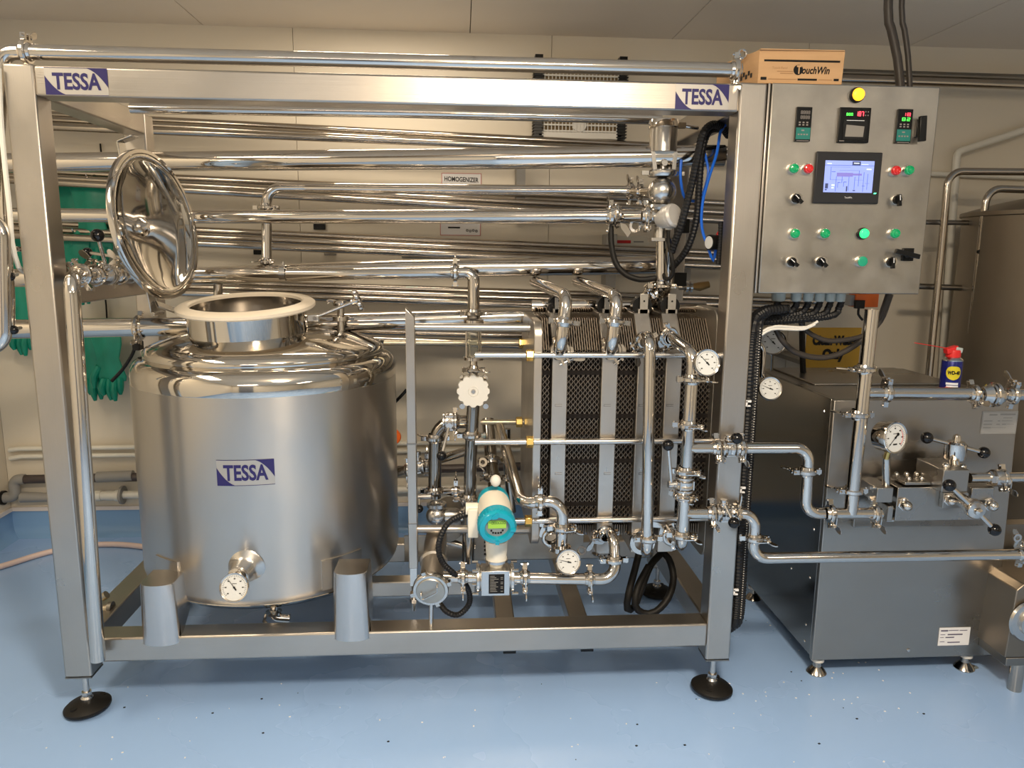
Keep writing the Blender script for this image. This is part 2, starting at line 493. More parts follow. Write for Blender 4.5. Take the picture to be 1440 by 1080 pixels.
g1 = glove(104, 256, .46, .0, False, 'green rubber glove with printed cuff hanging highest on the wall')
glove(127, 254, .44, .02, True, 'green rubber glove hanging just right of the one with the printed cuff', Y=1.38)
glove(30, 325, .36, .0, False, 'green rubber glove hanging left of the front frame post, upper row')
glove(24, 395, .36, .04, True, 'green rubber glove hanging low, left of the front frame post', Y=1.40)
glove(108, 330, .33, .05, False, 'green rubber glove hanging behind the valve levers', Y=1.36)
glove(128, 458, .37, .02, False, 'green rubber glove hanging lowest, left of the two beside the vessel', Y=1.42)
glove(148, 456, .375, .07, True, 'green rubber glove hanging lowest, right of the two beside the vessel', Y=1.37)
gp = MB()
for (x, y, w_, h_) in ((101, 281, 3.2, 1), (108, 281, 3.2, 1), (101, 286, 3.2, 1), (108, 286, 3.2, 1), (98, 283, .8, 4), (104.5, 283, .8, 4), (111, 283, .8, 4), (104, 277, 2, 1)):
    a = P(x, y, 1.405); gp.box((a.x - w_ * .0016, 1.405, a.z - h_ * .0016), (a.x + w_ * .0016, 1.4075, a.z + h_ * .0016))
obj('printed_mark', gp, mat('dark_green_print', (.01, .10, .07), 0, .5), g1)
hk = T('glove_rail', 'thin dark hook rail on the back wall holding the gloves', 'rail', P(80, 200, 1.5))
for (x, y, x2, y2) in [(141, 202, 143, 250), (2, 268, 8, 420), (145, 395, 151, 460), (130, 258, 137, 292)]:
    obj('strap', MB().tube(spline([P(x, y, 1.505), P((x + x2) / 2 + 1, (y + y2) / 2, 1.50), P(x2, y2, 1.505)], .03), .004, 6), M_black, hk)

for (x, y, Y) in ((104, 256, 1.44), (127, 254, 1.38), (30, 325, 1.44), (24, 395, 1.40), (108, 330, 1.36), (128, 458, 1.42), (148, 456, 1.37)):
    c = P(x, y + 3, Y)
    obj('hook', MB().tube([(c.x, Y1, c.z + .02), (c.x, Y - .03, c.z + .02), (c.x, Y - .035, c.z + .035)], .004, 8, .01), M_cast, hk)

# ================================================================== SKID FRAME
fr = T('skid_frame', 'brushed steel box frame carrying the vessel and the plate heat exchanger on four feet', 'frame', (-0.17, 0.37, 0))
PA, PB, PD, S = -1.18, 0.846, 0.77, 0.078
Zt, Zb = 1.862, 0.132
obj('post', MB().box((PA, 0, Zb), (PA + S, S, Zt)), M_bz, fr, .006)
obj('post', MB().box((PB - S, 0, Zb), (PB, S, Zt)), M_bz, fr, .006)
obj('post', MB().box((PA, PD - S, Zb), (PA + S, PD, 1.8585)), M_bz, fr, .006)
obj('post', MB().box((PB - S, PD - S, Zb), (PB, PD, 1.8585)), M_bz, fr, .006)
obj('top_beam', MB().box((PA + S, 0.0006, 1.783), (PB - S, S, 1.8585)), M_bx, fr, .006)
obj('bottom_rail', MB().box((PA + S, 0.0006, .179), (PB - S, S, .256)), M_bx, fr, .006)
for xx in (PA, PB - S):
    obj('side_beam', MB().box((xx + .0005, S, 1.785), (xx + S - .0005, PD - S, 1.8580)), M_by, fr, .005)
    obj('side_rail', MB().box((xx + .0005, S, .179), (xx + S - .0005, PD - S, .255)), M_by, fr, .005)
obj('side_beam', MB().box((PA + .0005, S, 1.235), (PA + S - .0005, PD - S, 1.30)), M_by, fr, .005)
obj('back_rail', MB().box((PA + S, PD - S, .179), (PB - S, PD, .255)), M_bx, fr, .005)
for px in (708, 808):
    p = PZ(px, 850, .25)
    obj('cross_member', MB().box((p.x - .03, S, .195), (p.x + .03, PD - S, .250)), M_by, fr, .004)
obj('cross_member', MB().box((-0.40, 0.36, .195), (0.05, 0.42, .25)), M_bx, fr, .004)
obj('tank_rail', MB().box((-0.38, S, .195), (-0.32, PD - S, .25)), M_by, fr, .004)
obj('end_cap', MB().box((PA + .001, .001, Zb - .004), (PA + S - .001, S - .001, Zb)), M_dark, fr)
obj('end_cap', MB().box((PB - S + .001, .001, Zb - .004), (PB - .001, S - .001, Zb)), M_dark, fr)
for px in (716, 824):
    p = P(px, 918, .04)
    obj('bolt_pad', MB().box((p.x - .02, .02, .162), (p.x + .02, .06, .179)), M_black, fr)
# small bracket and tab on the back post
obj('bracket', MB().box((PA + S, PD - .05, 1.64), (PA + S + .045, PD - .04, 1.70)), M_cast, fr, .002)
def foot(x, y, tilt):
    f = obj('foot', MB().tube([(x, y, .03), (x, y, Zb - .004)], .0085, 12).lathe([(.010, 0), (.015, 0), (.015, .012), (.010, .012)], (x, y, .052), (0, 0, 1), 6)
            .lathe([(.012, 0), (.018, .004), (.018, .02), (.012, .026)], (x, y, .024), (0, 0, 1), 16), M_cast, fr)
    ax = V((sin(tilt), 0, cos(tilt)))
    g = MB().lathe([(.0, .001), (.060, .001), (.066, .006), (.066, .013), (.058, .02), (.02, .03), (0, .03)], (x, y, 0.006), ax, 36)
    for a in (0.9, 4.2):
        g.lathe([(.004, 0), (.010, 0), (.010, .008), (.004, .008)], V((x + cos(a) * .045, y + sin(a) * .045, .024)), ax, 12)
    obj('rubber_pad', g, M_rub, f)
foot(PA + S / 2, S / 2, -.07); foot(PB - S / 2, S / 2, .07); foot(PA + S / 2, PD - S / 2, 0); foot(PB - S / 2, PD - S / 2, 0)
# white cable along the outside of the left post
solo('cable', 'thin cream cable down the outer edge of the left front post', 'cable',
     MB().tube(spline([P(-2, 96, -.012), P(3, 190, -.012), P(14, 300, -.012), P(17, 340, -.01), P(26, 375, .01), P(38, 385, .09), P(44, 392, .16)], .03), .0065, 8), M_pvc)

# TESSA stickers
def sticker(fn, parent, W, Hh):
    """fn(a, b, lift) maps the sheet (metres) to the surface"""
    def quad(poly, lift, name, mt, sub=10):
        mb = MB(); mb.v = [fn(a, b, lift) for a, b in poly]; mb.f = [list(range(len(poly)))]
        return obj(name, mb, mt, root)
    n = 14; mb = MB()
    for i in range(n + 1):
        mb.v += [fn(W * i / n, 0, .0006), fn(W * i / n, Hh, .0006)]
    mb.f = [[2 * i, 2 * i + 2, 2 * i + 3, 2 * i + 1] for i in range(n)]
    root = obj('sticker', mb, M_silver, parent)
    def arcpoly(fx, fy):
        m = 12; w_, h_ = W * .37, Hh * .70
        inner = []
        for k in range(m + 1):
            t = k / m
            a = w_ * t; b = h_ * (1 - t) ** 1.9
            inner.append((a, b))
        mb = MB()
        pts = [(a, b) for a, b in inner]
        for (a, b) in pts:
            for c in ((a, b), (a, 0)):
                x = W - c[0] if fx else c[0]; y = Hh - c[1] if fy else c[1]
                mb.v.append(fn(x, y, .0012))
        for k in range(m):
            q = [2 * k, 2 * k + 1, 2 * k + 3, 2 * k + 2]
            mb.f.append(q)
        return mb
    obj('corner_mark', arcpoly(False, False), M_purple, root)
    obj('corner_mark', arcpoly(True, True), M_purple, root)
    ln = MB()
    for y in (0, Hh * .985):
        k = len(ln.v)
        for i in range(n + 1):
            ln.v += [fn(W * i / n, y, .0011), fn(W * i / n, y + Hh * .02, .0011)]
        ln.f += [[k + 2 * i, k + 2 * i + 2, k + 2 * i + 3, k + 2 * i + 1] for i in range(n)]
    obj('border_line', ln, M_purple, root)
    text_mesh('TESSA', (0, 0, 0), (1, 0, 0), (0, 0, 1), W * .77, Hh * .63, 'lettering', M_purple, root, bold=.03,
              fn=lambda a, b: fn(W * .12 + a, Hh * .19 + b, .0013))
    return root

for (xa, ya, xb, yb) in ((65, 134, 150, 93), (949, 154, 1026, 117)):
    a = P(xa, ya, 0); b = P(xb, yb, 0)
    sticker(lambda u, v, l, a=a: V((a.x + u, .0006 - l, 1.7865 + v)), fr, b.x - a.x, .0675)

# ================================================================== VESSEL
TX, TY, TR = -0.658, 0.465, 0.43
tk = T('jacketed_vessel', 'round satin steel vessel with an open lid and cream rim, on curved legs', 'tank', (TX, TY, .256))
c0 = (TX, TY, 0)
obj('shell', MB().lathe([(TR - .02, .32), (TR - .006, .335), (TR, .355), (TR, .972)], c0, n=96), M_tank, tk, angle=50)
obj('bottom_dish', MB().lathe([(.02, .262), (.20, .268), (.33, .285), (.39, .302), (TR - .012, .325), (TR - .016, .34), (TR - .03, .34)], c0, n=80), M_dome, tk, angle=60)
obj('shoulder', MB().lathe([(TR, .972), (TR + .0006, .974), (TR + .0006, 1.000), (TR - .003, 1.018), (TR - .012, 1.034), (TR - .026, 1.044),
                            (TR - .038, 1.045), (TR - .043, 1.048), (TR - .040, 1.056), (TR - .042, 1.068), (TR - .052, 1.080), (TR - .075, 1.090),
                            (TR - .13, 1.108), (TR - .19, 1.122), (TR - .26, 1.130), (.02, 1.135)], c0, n=96), M_dome, tk, angle=70)
# neck, tilted a little towards the front
NA = V((-.02, -.115, 1)).normalized(); NO = V((TX - .035, TY - .075, 1.063))
NR = .187; NT = .152
obj('neck', MB().lathe([(NR + .02, -.03), (NR + .010, -.012), (NR + .002, .0), (NR, .012), (NR, NT), (NR - .006, NT), (NR - .006, -.02), (NR - .01, -.03)], NO, NA, 72, closed=True), M_dome, tk, angle=50)
obj('inner_wall', MB().lathe([(NR - .008, .10), (NR - .008, -.15), (.36, -.30), (.36, -.5), (.02, -.62)], NO, NA, 48), mat('vessel_inside_shaded', (.13, .11, .09), 1, .5), tk)  # inner steel coloured darker where little light reaches
obj('rim_gasket', MB().lathe([(NR - .012, NT), (NR + .024, NT - .010), (NR + .030, NT - .005), (NR + .030, NT + .004), (NR + .022, NT + .010), (NR - .006, NT + .014), (NR - .012, NT + .009)], NO, NA, 72, closed=True), M_gask, tk)
obj('neck_weld', MB().lathe([(NR + .030, -.022), (NR + .026, -.016), (NR + .018, -.017), (NR + .018, -.024)], NO, NA, 64, closed=True), M_pol, tk)
# lid: concave inside turned to the right and the front, standing on its hinge
LC = P(221, 317, .33)
LN = V((.98, -.16, .13)).normalized()
LR = .222
lid = obj('lid', MB().lathe([(.001, .050), (.05, .048), (.10, .041), (.15, .027), (.186, .012), (.196, .003), (.202, -.002), (LR - .008, -.004), (LR, .0), (LR + .001, .008),
                             (LR - .006, .012), (.206, .012), (.19, .022), (.15, .038), (.10, .052), (.05, .059), (.001, .061)], LC, -LN, 72), M_lid, tk, angle=60)
obj('rim', MB().lathe([(LR - .004, -.006), (LR + .006, -.006), (LR + .008, .0), (LR + .008, .010), (LR + .004, .013), (LR - .004, .012)], LC, -LN, 72, closed=True), M_pol, lid)
bx, by, bz = frame_of(-LN, (0, 0, 1))
obj('boss', MB().lathe([(.001, .030), (.012, .030), (.018, .036), (.026, .040), (.030, .050)], LC, -LN, 28), M_pol, lid)
back = LC - LN * .095
tp = P(160, 222, .62)
obj('hinge_strap', MB().bar(LC - LN * .066 + bx * .262, LC - LN * .066 - bx * .275, .04, .006, by)
    .bar(LC - LN * .066 + bx * .262, LC - LN * .015 + bx * .272, .04, .006, by), M_cast, lid, .002)
hb = LC - LN * .055 - bx * .27
nb = NO + NA * .10 + V((-NR * .86, NR * .45, 0))
obj('hinge', MB().bar(hb + V((0, 0, .03)), nb + V((.0, .0, -.01)), .034, .006, by).tube([hb - by * .03, hb + by * .03], .007, 12)
    .tube([nb - by * .03, nb + by * .03], .007, 12), M_cast, tk, .001)
# lid clamp: eye bolt and star wheel, right of the neck
a = P(441, 447, .34); b = P(498, 424, .36)
obj('clamp_lug', MB().obox(a, (.018, 0, 0), (0, .012, 0), (0, 0, .011)), M_cast, tk, .002)
obj('clamp_bolt', MB().tube([a, b], .0055, 12).tube([a + V((.006, -.015, 0)), a + V((.006, .015, 0))], .007, 10), M_pol, tk)
ax = (b - a).normalized()
g = MB().lathe([(.004, -.012), (.012, -.010), (.014, .0), (.018, .006), (.018, .018), (.008, .024)], b, ax, 20)
x_, y_, z_ = frame_of(ax)
for k in range(6):
    d = x_ * cos(k * pi / 3) + y_ * sin(k * pi / 3)
    g.ball(b + ax * .012 + d * .026, .011, 10, 8)
    g.tube([b + ax * .012, b + ax * .012 + d * .02], .006, 8)
obj('clamp_wheel', g, M_pol, tk)
# vent stub with clamp on the dome
v0 = P(480, 466, .50); v0.z = 1.115
obj('vent_stub', MB().tube([v0, v0 + V((0, 0, .095))], .013, 20).lathe([(.012, .04), (.024, .043), (.024, .05), (.012, .053)], v0, (0, 0, 1), 24)
    .lathe([(.012, .088), (.026, .091), (.028, .10), (.022, .108), (.001, .112)], v0, (0, 0, 1), 24)
    .tube([v0 + V((0, 0, .1)), v0 + V((-.035, 0, .108)), v0 + V((-.045, 0, .104))], .006, 10), M_pol, tk)
obj('vent_clamp', MB().lathe([(.022, .038), (.030, .040), (.030, .054), (.022, .056)], v0, (0, 0, 1), 24, closed=True)
    .obox(v0 + V((-.036, -.01, .046)), (.012, 0, 0), (0, .006, 0), (0, 0, .005)).obox(v0 + V((.036, -.005, .046)), (.012, 0, 0), (0, .006, 0), (0, 0, .005)), M_pol, tk)
# two front legs (half round shells welded to the body) and two rear legs
def vleg(px, topy, name='leg'):
    p = P(px, topy, -.005)
    x, zt = p.x, p.z
    n = 14; r = .056
    rg = []
    for (z, k, sh) in ((.2565 if False else .236, 1.0, 0), (.30, .97, 0), (zt - .004, .90, 0), (zt, .86, 0)):
        ring = [V((x + sh + r * k * cos(pi + pi * j / n), .012 + .030 * sin(pi + pi * j / n), z)) for j in range(n + 1)]
        ring += [V((x + sh + r * k, .10 if z > .256 else .0, z)), V((x + sh - r * k, .10 if z > .256 else .0, z))]
        rg.append(ring)
    l = obj(name, MB().rings(rg), M_cast2, tk, angle=40)
    return l, x, zt
M_cast2 = mat('satin_leg_steel', (0.60, 0.58, 0.56), 1, 0.26, aniso=0.5, arot=.25)
for px, ty in ((226, 820), (515 - 8, 803)):
    pass
l1, lx, lz = vleg(219, 822)
l2, rx, rz = vleg(492, 806)
def shell_patch(xa, xb, ya, yb, name):
    pa = P(xa, ya, TY - TR + .02); pb = P(xb, yb, TY - TR + .02)
    t0 = math.asin((pa.x - TX) / TR); t1 = math.asin((pb.x - TX) / TR); n = 8
    mb = MB(); k = n + 1
    for l, zz in ((.004, pa.z), (.004, max(pb.z, .335)), (-.004, max(pb.z, .335)), (-.004, pa.z)):
        mb.v += [V((TX + sin(t0 + (t1 - t0) * q / n) * (TR + l), TY - cos(t0 + (t1 - t0) * q / n) * (TR + l), zz)) for q in range(k)]
    for r_ in range(4):
        a_ = r_ * k; b_ = ((r_ + 1) % 4) * k
        mb.f += [[a_ + q, a_ + q + 1, b_ + q + 1, b_ + q] for q in range(n)]
    mb.f += [[0, k, 2 * k, 3 * k], [n, 3 * k + n, 2 * k + n, k + n]]
    obj(name, mb, M_tank, tk)
shell_patch(203, 248, 797, 838, 'leg_doubler'); shell_patch(448, 500, 797, 838, 'leg_doubler')
for (xx, yy) in ((TX + .30, TY + .18), (TX - .31, TY + .17)):
    obj('leg', MB().tube([(xx, yy, .256), (xx, yy, .46)], .05, 28), M_cast2, tk)
# outlet under the dish
o_ = P(384, 862, .12)
obj('outlet', MB().tube([V((o_.x, .13, .295)), V((o_.x, .13, .245)), V((o_.x + .05, .13, .24))], .014, 12, .015)
    .lathe([(.012, -.008), (.025, -.004), (.025, .004), (.012, .008)], (o_.x, .13, .262), (0, 0, 1), 20)
    .tube([V((o_.x - .02, .12, .262)), V((o_.x - .028, .115, .24)), V((o_.x - .01, .11, .225))], .006, 8), M_pol, tk)
# sticker on the shell
sw = .165; sh = .078
pc = P(346, 665, TY - TR + .01)
ang0 = math.atan2(pc.x - TX, -(pc.y - TY))
sz = P(346, 683, .036).z
def onshell(a, b, l):
    t = ang0 + (a - sw / 2) / TR
    return V((TX + sin(t) * (TR + l), TY - cos(t) * (TR + l), sz + b))
sticker(onshell, tk, sw, sh)

# ================================================================== FITTINGS
_c = {}


def clamp_meshes(r):
    k = round(r, 4)
    if k in _c: return _c[k]
    R = r + .0125; h = .0075
    mb = MB()
    mb.lathe([(r + .001, -h), (R - .003, -h), (R, -h * .55), (R, h * .55), (R - .003, h), (r + .001, h)], (0, 0, 0), (0, 0, 1), 28, closed=True)
    # ferrule shoulders
    mb.lathe([(r, -h - .008), (r + .0015, -h - .007), (r + .004, -h), (r, -h)], (0, 0, 0), (0, 0, 1), 24, closed=True)
    mb.lathe([(r, h), (r + .004, h), (r + .0015, h + .007), (r, h + .008)], (0, 0, 0), (0, 0, 1), 24, closed=True)
    # hinge ears and bolt ears
    mb.obox((-R - .006, .0, 0), (.008, 0, 0), (0, .007, 0), (0, 0, h * .9))
    mb.tube([(-R - .010, -.0, -h - .003), (-R - .010, 0, h + .003)], .0035, 8)
    mb.obox((R + .005, .009, 0), (.009, 0, 0), (0, .0035, 0), (0, 0, h * .9))
    mb.obox((R + .005, -.009, 0), (.009, 0, 0), (0, .0035, 0), (0, 0, h * .9))
    mb.tube([(R + .008, -.022, 0), (R + .008, .020, 0)], .003, 8)
    ring = mesh_of('clamp', mb, M_pol)
    w = MB()
    c = V((R + .008, -.022, 0))
    w.lathe([(.003, 0), (.006, .001), (.0055, .009), (.003, .010)], c - V((0, 0.004, 0)), (0, 1, 0), 10)
    for s in (1, -1):
        # wing: a flat paddle
        pl = [(0, -.003), (.010, -.006), (.020, -.0075), (.027, -.004), (.0285, .001), (.025, .005), (.015, .006), (0, .004)]
        w.prism([(a * 1.35, b * 1.35) for a, b in pl], c + V((0, -.001, -.0016)), (s * .45, -.89, 0) if s > 0 else (-.95, -.25, 0), (.89, .45, 0) if s > 0 else (.25, -.95, 0), (0, 0, .0032))
    wing = mesh_of('wing_nut', w, M_pol)
    _c[k] = (ring, wing, R)
    return _c[k]


def clamp(parent, o, axis, nut, r, ring_mat=None):
    """three-piece pipe clamp at o around a pipe along axis; the bolt points to nut"""
    ring, wing, R = clamp_meshes(r)
    c = inst('clamp', ring, parent, o, axis, nut)
    wn = bpy.data.objects.new('wing_nut', wing); COL.objects.link(wn)
    wn.parent = c
    return c


def piping(label, pts, r, clamps=(), bend=None, name='pipe', m=None, cat='pipe', n=24, group=None, weld=()):
    """pts: world points. clamps: (point, axis, nut direction)"""
    m = m or M_pol
    pts = [V(p) for p in pts]
    t = T(name, label, cat, pts[0], group)
    obj('tube', MB().tube(pts, r, n, bend or r * 3.0), m, t, angle=60)
    for c in clamps:
        clamp(t, c[0], c[1], c[2], r)
    if weld:
        mb = MB()
        for (p, ax) in weld:
            mb.lathe([(r, -.0015), (r + .0006, 0), (r, .0015)], p, ax, 24, closed=True)
        obj('weld_bead', mb, M_cast, t)
    return t


def ball_lever(parent, a, b, rb=.0155, rr=.0045):
    obj('lever', MB().tube([a, b], rr, 12), M_cast, parent)
    obj('ball_knob', MB().ball(b, rb, 24, 14), M_ball, parent)


def butterfly(label, o, axis, stem, r, lev=None, sl=.045, rb=.0165):
    """butterfly valve body around a pipe along axis, stem direction, lever end point"""
    o = V(o); t = T('butterfly_valve', label, 'valve', o)
    ax = V(axis).normalized(); st = V(stem).normalized()
    obj('body', MB().lathe([(r, -.022), (r + .009, -.022), (r + .009, -.017), (r + .003, -.014), (r + .003, -.011), (r + .011, -.010), (r + .011, -.001),
                            (r + .0105, 0), (r + .011, .001), (r + .011, .010), (r + .003, .011), (r + .003, .014), (r + .009, .017), (r + .009, .022), (r, .022)],
                           o, ax, 32, closed=True), M_cast, t)
    sd = ax.cross(st)
    for a in (45, 135, 225, 315):
        d = st * cos(math.radians(a)) + sd * sin(math.radians(a))
        obj('bolt', MB().tube([o + d * (r + .010) - ax * .013, o + d * (r + .010) + ax * .013], .0035, 6), M_pol, t)
    e = o + st * (r + .010 + sl)
    obj('stem', MB().tube([o + st * r, e], .010, 20).tube([o + st * (r + .008), o + st * (r + .016)], .013, 20), M_cast, t)
    if lev is not None:
        ball_lever(t, e - st * .010, V(lev), rb, .0052)
    return t


def dial(label, o, n, R, stem_to=None, needle=140, name='dial_thermometer', depth=.018, up=(0, 0, 1), red=False, cat='thermometer', stemr=.006, parent=None, face=None):
    """round dial facing along n"""
    o = V(o); n = V(n).normalized()
    t = parent or T(name, label, cat, o)
    u = V(up); vv = (u - n * u.dot(n)).normalized(); uu = vv.cross(n)
    obj('case', MB().lathe([(.001, -depth), (R * .80, -depth), (R * .93, -depth * .85), (R * .95, 0), (R * .90, 0.0), (R * .001, 0)], o, n, 40), M_pol, t)
    obj('bezel', MB().lathe([(R * .93, -depth * .35), (R, -depth * .3), (R * 1.01, 0.002), (R * .97, .0045), (R * .89, .003), (R * .88, .0005)], o, n, 48, closed=True), M_pol, t)
    obj('dial_face', MB().lathe([(.0005, .0006), (R * .89, .0006), (R * .89, .0)], o, n, 40), M_dial, t)
    tk_ = MB(); rd = MB()
    for k in range(31):
        a = math.radians(225 - k * 9)
        d = uu * cos(a) + vv * sin(a)
        big = k % 5 == 0
        tk_.obox(o + n * .001 + d * R * (.74 if big else .77), d * R * (.07 if big else .04), uu * -sin(a) * R * .012 + vv * cos(a) * R * .012, n * .0002)
        if k % 5 == 0:     # figures, too small to read
            tk_.obox(o + n * .001 + d * R * .58, uu * R * .06, vv * R * .035, n * .0002)
    tk_.obox(o + n * .001 + vv * R * .25, uu * R * .16, vv * R * .018, n * .0002)
    if red:
        pts = [o + n * .0012 + (uu * cos(a) + vv * sin(a)) * R * .66 for a in [math.radians(-45 + q * 10) for q in range(10)]]
        rd.tube(pts, R * .012, 4)
        obj('red_arc', rd, M_red, t)
        tk_.obox(o + n * .001 - vv * R * .42, uu * R * .17, vv * R * .045, n * .0002)
    obj('graduations', tk_, M_ink, t)
    a = math.radians(needle); d = uu * cos(a) + vv * sin(a); e = uu * -sin(a) + vv * cos(a)
    nd = MB().prism([(-.25, -.035), (-.10, -.05), (0, -.02), (.72, -.008), (.72, .008), (0, .02), (-.10, .05), (-.25, .035)], o + n * .002, d * R, e * R, n * .0008)
    nd.lathe([(.001, 0), (R * .07, 0), (R * .07, .0012), (.001, .0016)], o + n * .002, n, 14)
    if red:
        nd.lathe([(.001, 0), (R * .10, 0), (R * .10, .001), (.001, .001)], o + n * .002 - d * R * .30, n, 14)
    obj('needle', nd, M_ink, t)
    if stem_to is not None:
        obj('stem', MB().tube([o - n * depth * .7, V(stem_to)], stemr, 14), M_pol, t)
    return t


UP = V((0, 0, 1)); DN = V((0, 0, -1)); RT = V((1, 0, 0)); LF = V((-1, 0, 0)); FW = V((0, -1, 0)); BK = V((0, 1, 0))


def corr(label, ctrl, r, name='cable_conduit', m=None, step=.005, cat='cable', amp=.07, n=10, parent=None, group=None, pitch=2):
    pts = spline(ctrl, step)
    rads = [r * (1 + (amp if (i // 1) % pitch == 0 else -amp)) for i in range(len(pts))]
    mb = MB().tube(pts, r, n, rads=rads)
    if parent: return obj(name, mb, m or M_corr, parent, angle=20)
    return solo(name, label, cat, mb, m or M_corr, group, angle=20)


# ================================================================== VESSEL THERMOMETER
tb = T('dial_thermometer', 'round dial thermometer on a flared well low on the vessel front', 'thermometer', P(342, 800, .03))
ct = V((pc.x - .0, 0, 0))
p0 = P(344, 798, TY - TR + .012); p1 = P(334, 818, -.05)
obj('well', MB().lathe([(.064, .0), (.060, .004), (.046, .012), (.038, .022), (.032, .045), (.030, .048), (.0, .048)], p0, (-.10, -1, -.14), 40), M_cast, tb)
obj('neck', MB().lathe([(.026, .040), (.031, .043), (.031, .056), (.026, .059), (.016, .064), (.001, .064)], p0, (-.10, -1, -.14), 32)
    .obox(p0 + V((-.03, -.05, -.01)), (.007, 0, 0), (0, .005, 0), (0, 0, .010)), M_pol, tb)
dial('', P(329.5, 826, -.055), (-.02, -.93, .30), .0420, stem_to=p0 + V((-.004, -.05, -.006)), needle=128, parent=tb)

# ================================================================== PIPES BEHIND THE FRONT OF THE FRAME
def pp(*a):
    return [P(*q) for q in a]

piping('thickest polished holding pipe, upper run crossing behind the front frame', pp((-60, 230, .66), (210, 227, .64), (700, 223, .30), (1018, 219, .24)), .033, m=M_pol)
piping('polished pipe running from the left edge to the actuated valve body, mid height', pp((-40, 301, .64), (280, 305, .61), (858, 304, .30)), .0235,
       [(P(858, 304, .30), RT, UP)])
piping('thick polished holding pipe, second lowest run, behind the lid', pp((16, 391, .64), (300, 388, .62), (560, 378, .50), (925, 373, .50)), .0315)
piping('thick polished holding pipe, lowest run, entering behind the vessel dome', pp((12, 463, .56), (260, 459, .56), (748, 445, .56)), .033,
       [(P(196, 461, .56), RT, (0, -.4, -1))])
piping('polished pipe lying along the top of the frame, with elbow at its left end', pp((-14, 300, .03), (4, 74, .03), (36, 73, .03), (1034, 99, .03)), .0195,
       [(P(37, 73, .03), RT, UP), (P(1034, 99, .03), RT, DN)], bend=.05)
piping('polished pipe just under the top beam, behind it', pp((184, 152, .42), (560, 158, .42), (930, 168, .42)), .017)
a = P(640, 383, .44)
piping('polished pipe that turns down at the white star knob column', [P(205, 384, .60), P(300, 384, .58), P(500, 385, .48), P(640, 383, .44), P(666, 383, .43), P(666, 440, .43)], .0205,
       [(P(640, 383, .44), RT, UP), (P(666, 441, .43), UP, RT)])
piping('slim polished pipe with elbow dropping through the big pipes, left end', [P(375, 372, .61), P(375, 264, .61), P(430, 264, .61), P(884, 269, .38)], .0175,
       [(P(374, 292, .61), UP, RT), (P(374, 368, .61), UP, (.4, -1, 0)), (P(886, 269, .38), RT, UP)])
piping('short polished stub rising behind the vessel rim', [P(307, 420, .64), P(306, 388, .64)], .016)
for (px) in (350, 410, 745):
    pass
# sleeve clips on the H3/H4 pipes
cs = T('pipe_support', 'small steel pipe support on the middle pipe above the vessel', 'support', P(396, 372, .5))
obj('saddle', MB().lathe([(.0245, -.01), (.028, -.01), (.028, .01), (.0245, .01)], P(398, 384, .53), RT, 20, closed=True).tube([P(398, 372, .53), P(398, 368, .53)], .004, 8), M_cast, cs)

# U bends leaving the frame on the left
piping('polished U bend at the far left edge, front of the frame', pp((-40, 300, -.02), (3, 312, -.03), (6, 480, -.03), (-30, 500, -.03)), .019, bend=.05)
piping('second polished tube hanging at the far left edge', pp((4, 240, .10), (14, 420, .10), (14, 462, .10), (-20, 482, .10)), .013, [(P(8, 350, .10), UP, RT)], bend=.04)
for (x, y) in ((14, 389), (19, 464)):
    k = T('lever_knob', 'glossy black ball knob at the left edge, %s one' % ('upper' if y < 400 else 'lower'), 'knob', P(x, y, -.02))
    obj('rod', MB().tube([P(x, y, -.02), P(x + 10, y - 3, .03)], .005, 10), M_cast, k)
    obj('ball', MB().ball(P(x, y, -.02), .0125, 20, 12), M_ball, k)

# slanted bundles of thin pipes along the back wall
def bundle(name_pos, a, b, r, Ya=1.36, Yb=1.36, m=None):
    piping(name_pos, [P(a[0], a[1], Ya), P(b[0], b[1], Yb)], r, m=m or M_pold, n=16)
B = [('highest wall bundle, top pipe of three', (40, 160), (1150, 217), .0165, 1.40), ('highest wall bundle, middle pipe of three', (40, 167), (1150, 228), .0165, 1.36),
     ('highest wall bundle, bottom pipe of three', (40, 177), (1150, 222), .0165, 1.32),
     ('second wall bundle, top pipe of three', (-20, 238), (1150, 292), .0165, 1.40), ('second wall bundle, middle pipe of three', (-20, 246), (1150, 306), .0165, 1.36),
     ('second wall bundle, bottom pipe of three', (-20, 251), (1150, 318), .0165, 1.32),
     ('third wall bundle, top pipe of three', (-20, 311), (1150, 362), .0165, 1.40), ('third wall bundle, middle pipe of three', (-20, 320), (1150, 371), .0165, 1.36),
     ('third wall bundle, bottom pipe of three', (-20, 329), (1150, 381), .0165, 1.32),
     ('fourth wall bundle, top pipe of three', (240, 396), (1150, 424), .0165, 1.40), ('fourth wall bundle, middle pipe of three', (240, 403), (1150, 433), .0165, 1.36),
     ('fourth wall bundle, bottom pipe of three', (240, 411), (1150, 443), .0165, 1.32),
     ('lowest wall bundle behind the heat exchanger, top pipe', (440, 463), (1050, 483), .019, 1.38), ('lowest wall bundle behind the heat exchanger, bottom pipe', (440, 475), (1050, 497), .019, 1.33)]
for (nm, a, b, r, Y) in B:
    bundle('thin steel pipe of the ' + nm, a, b, r, Y, Y)
for i, (px, ya, yb) in enumerate(((731, 235, 310), (856, 330, 420), (960, 300, 480))):
    solo('pipe_bracket', 'grey upright wall bracket behind the pipes, %s of three' % ('left', 'middle', 'right')[i], 'bracket',
         MB().box(P(px - 5, yb, 1.40) , P(px + 5, ya, 1.519)), M_grey)

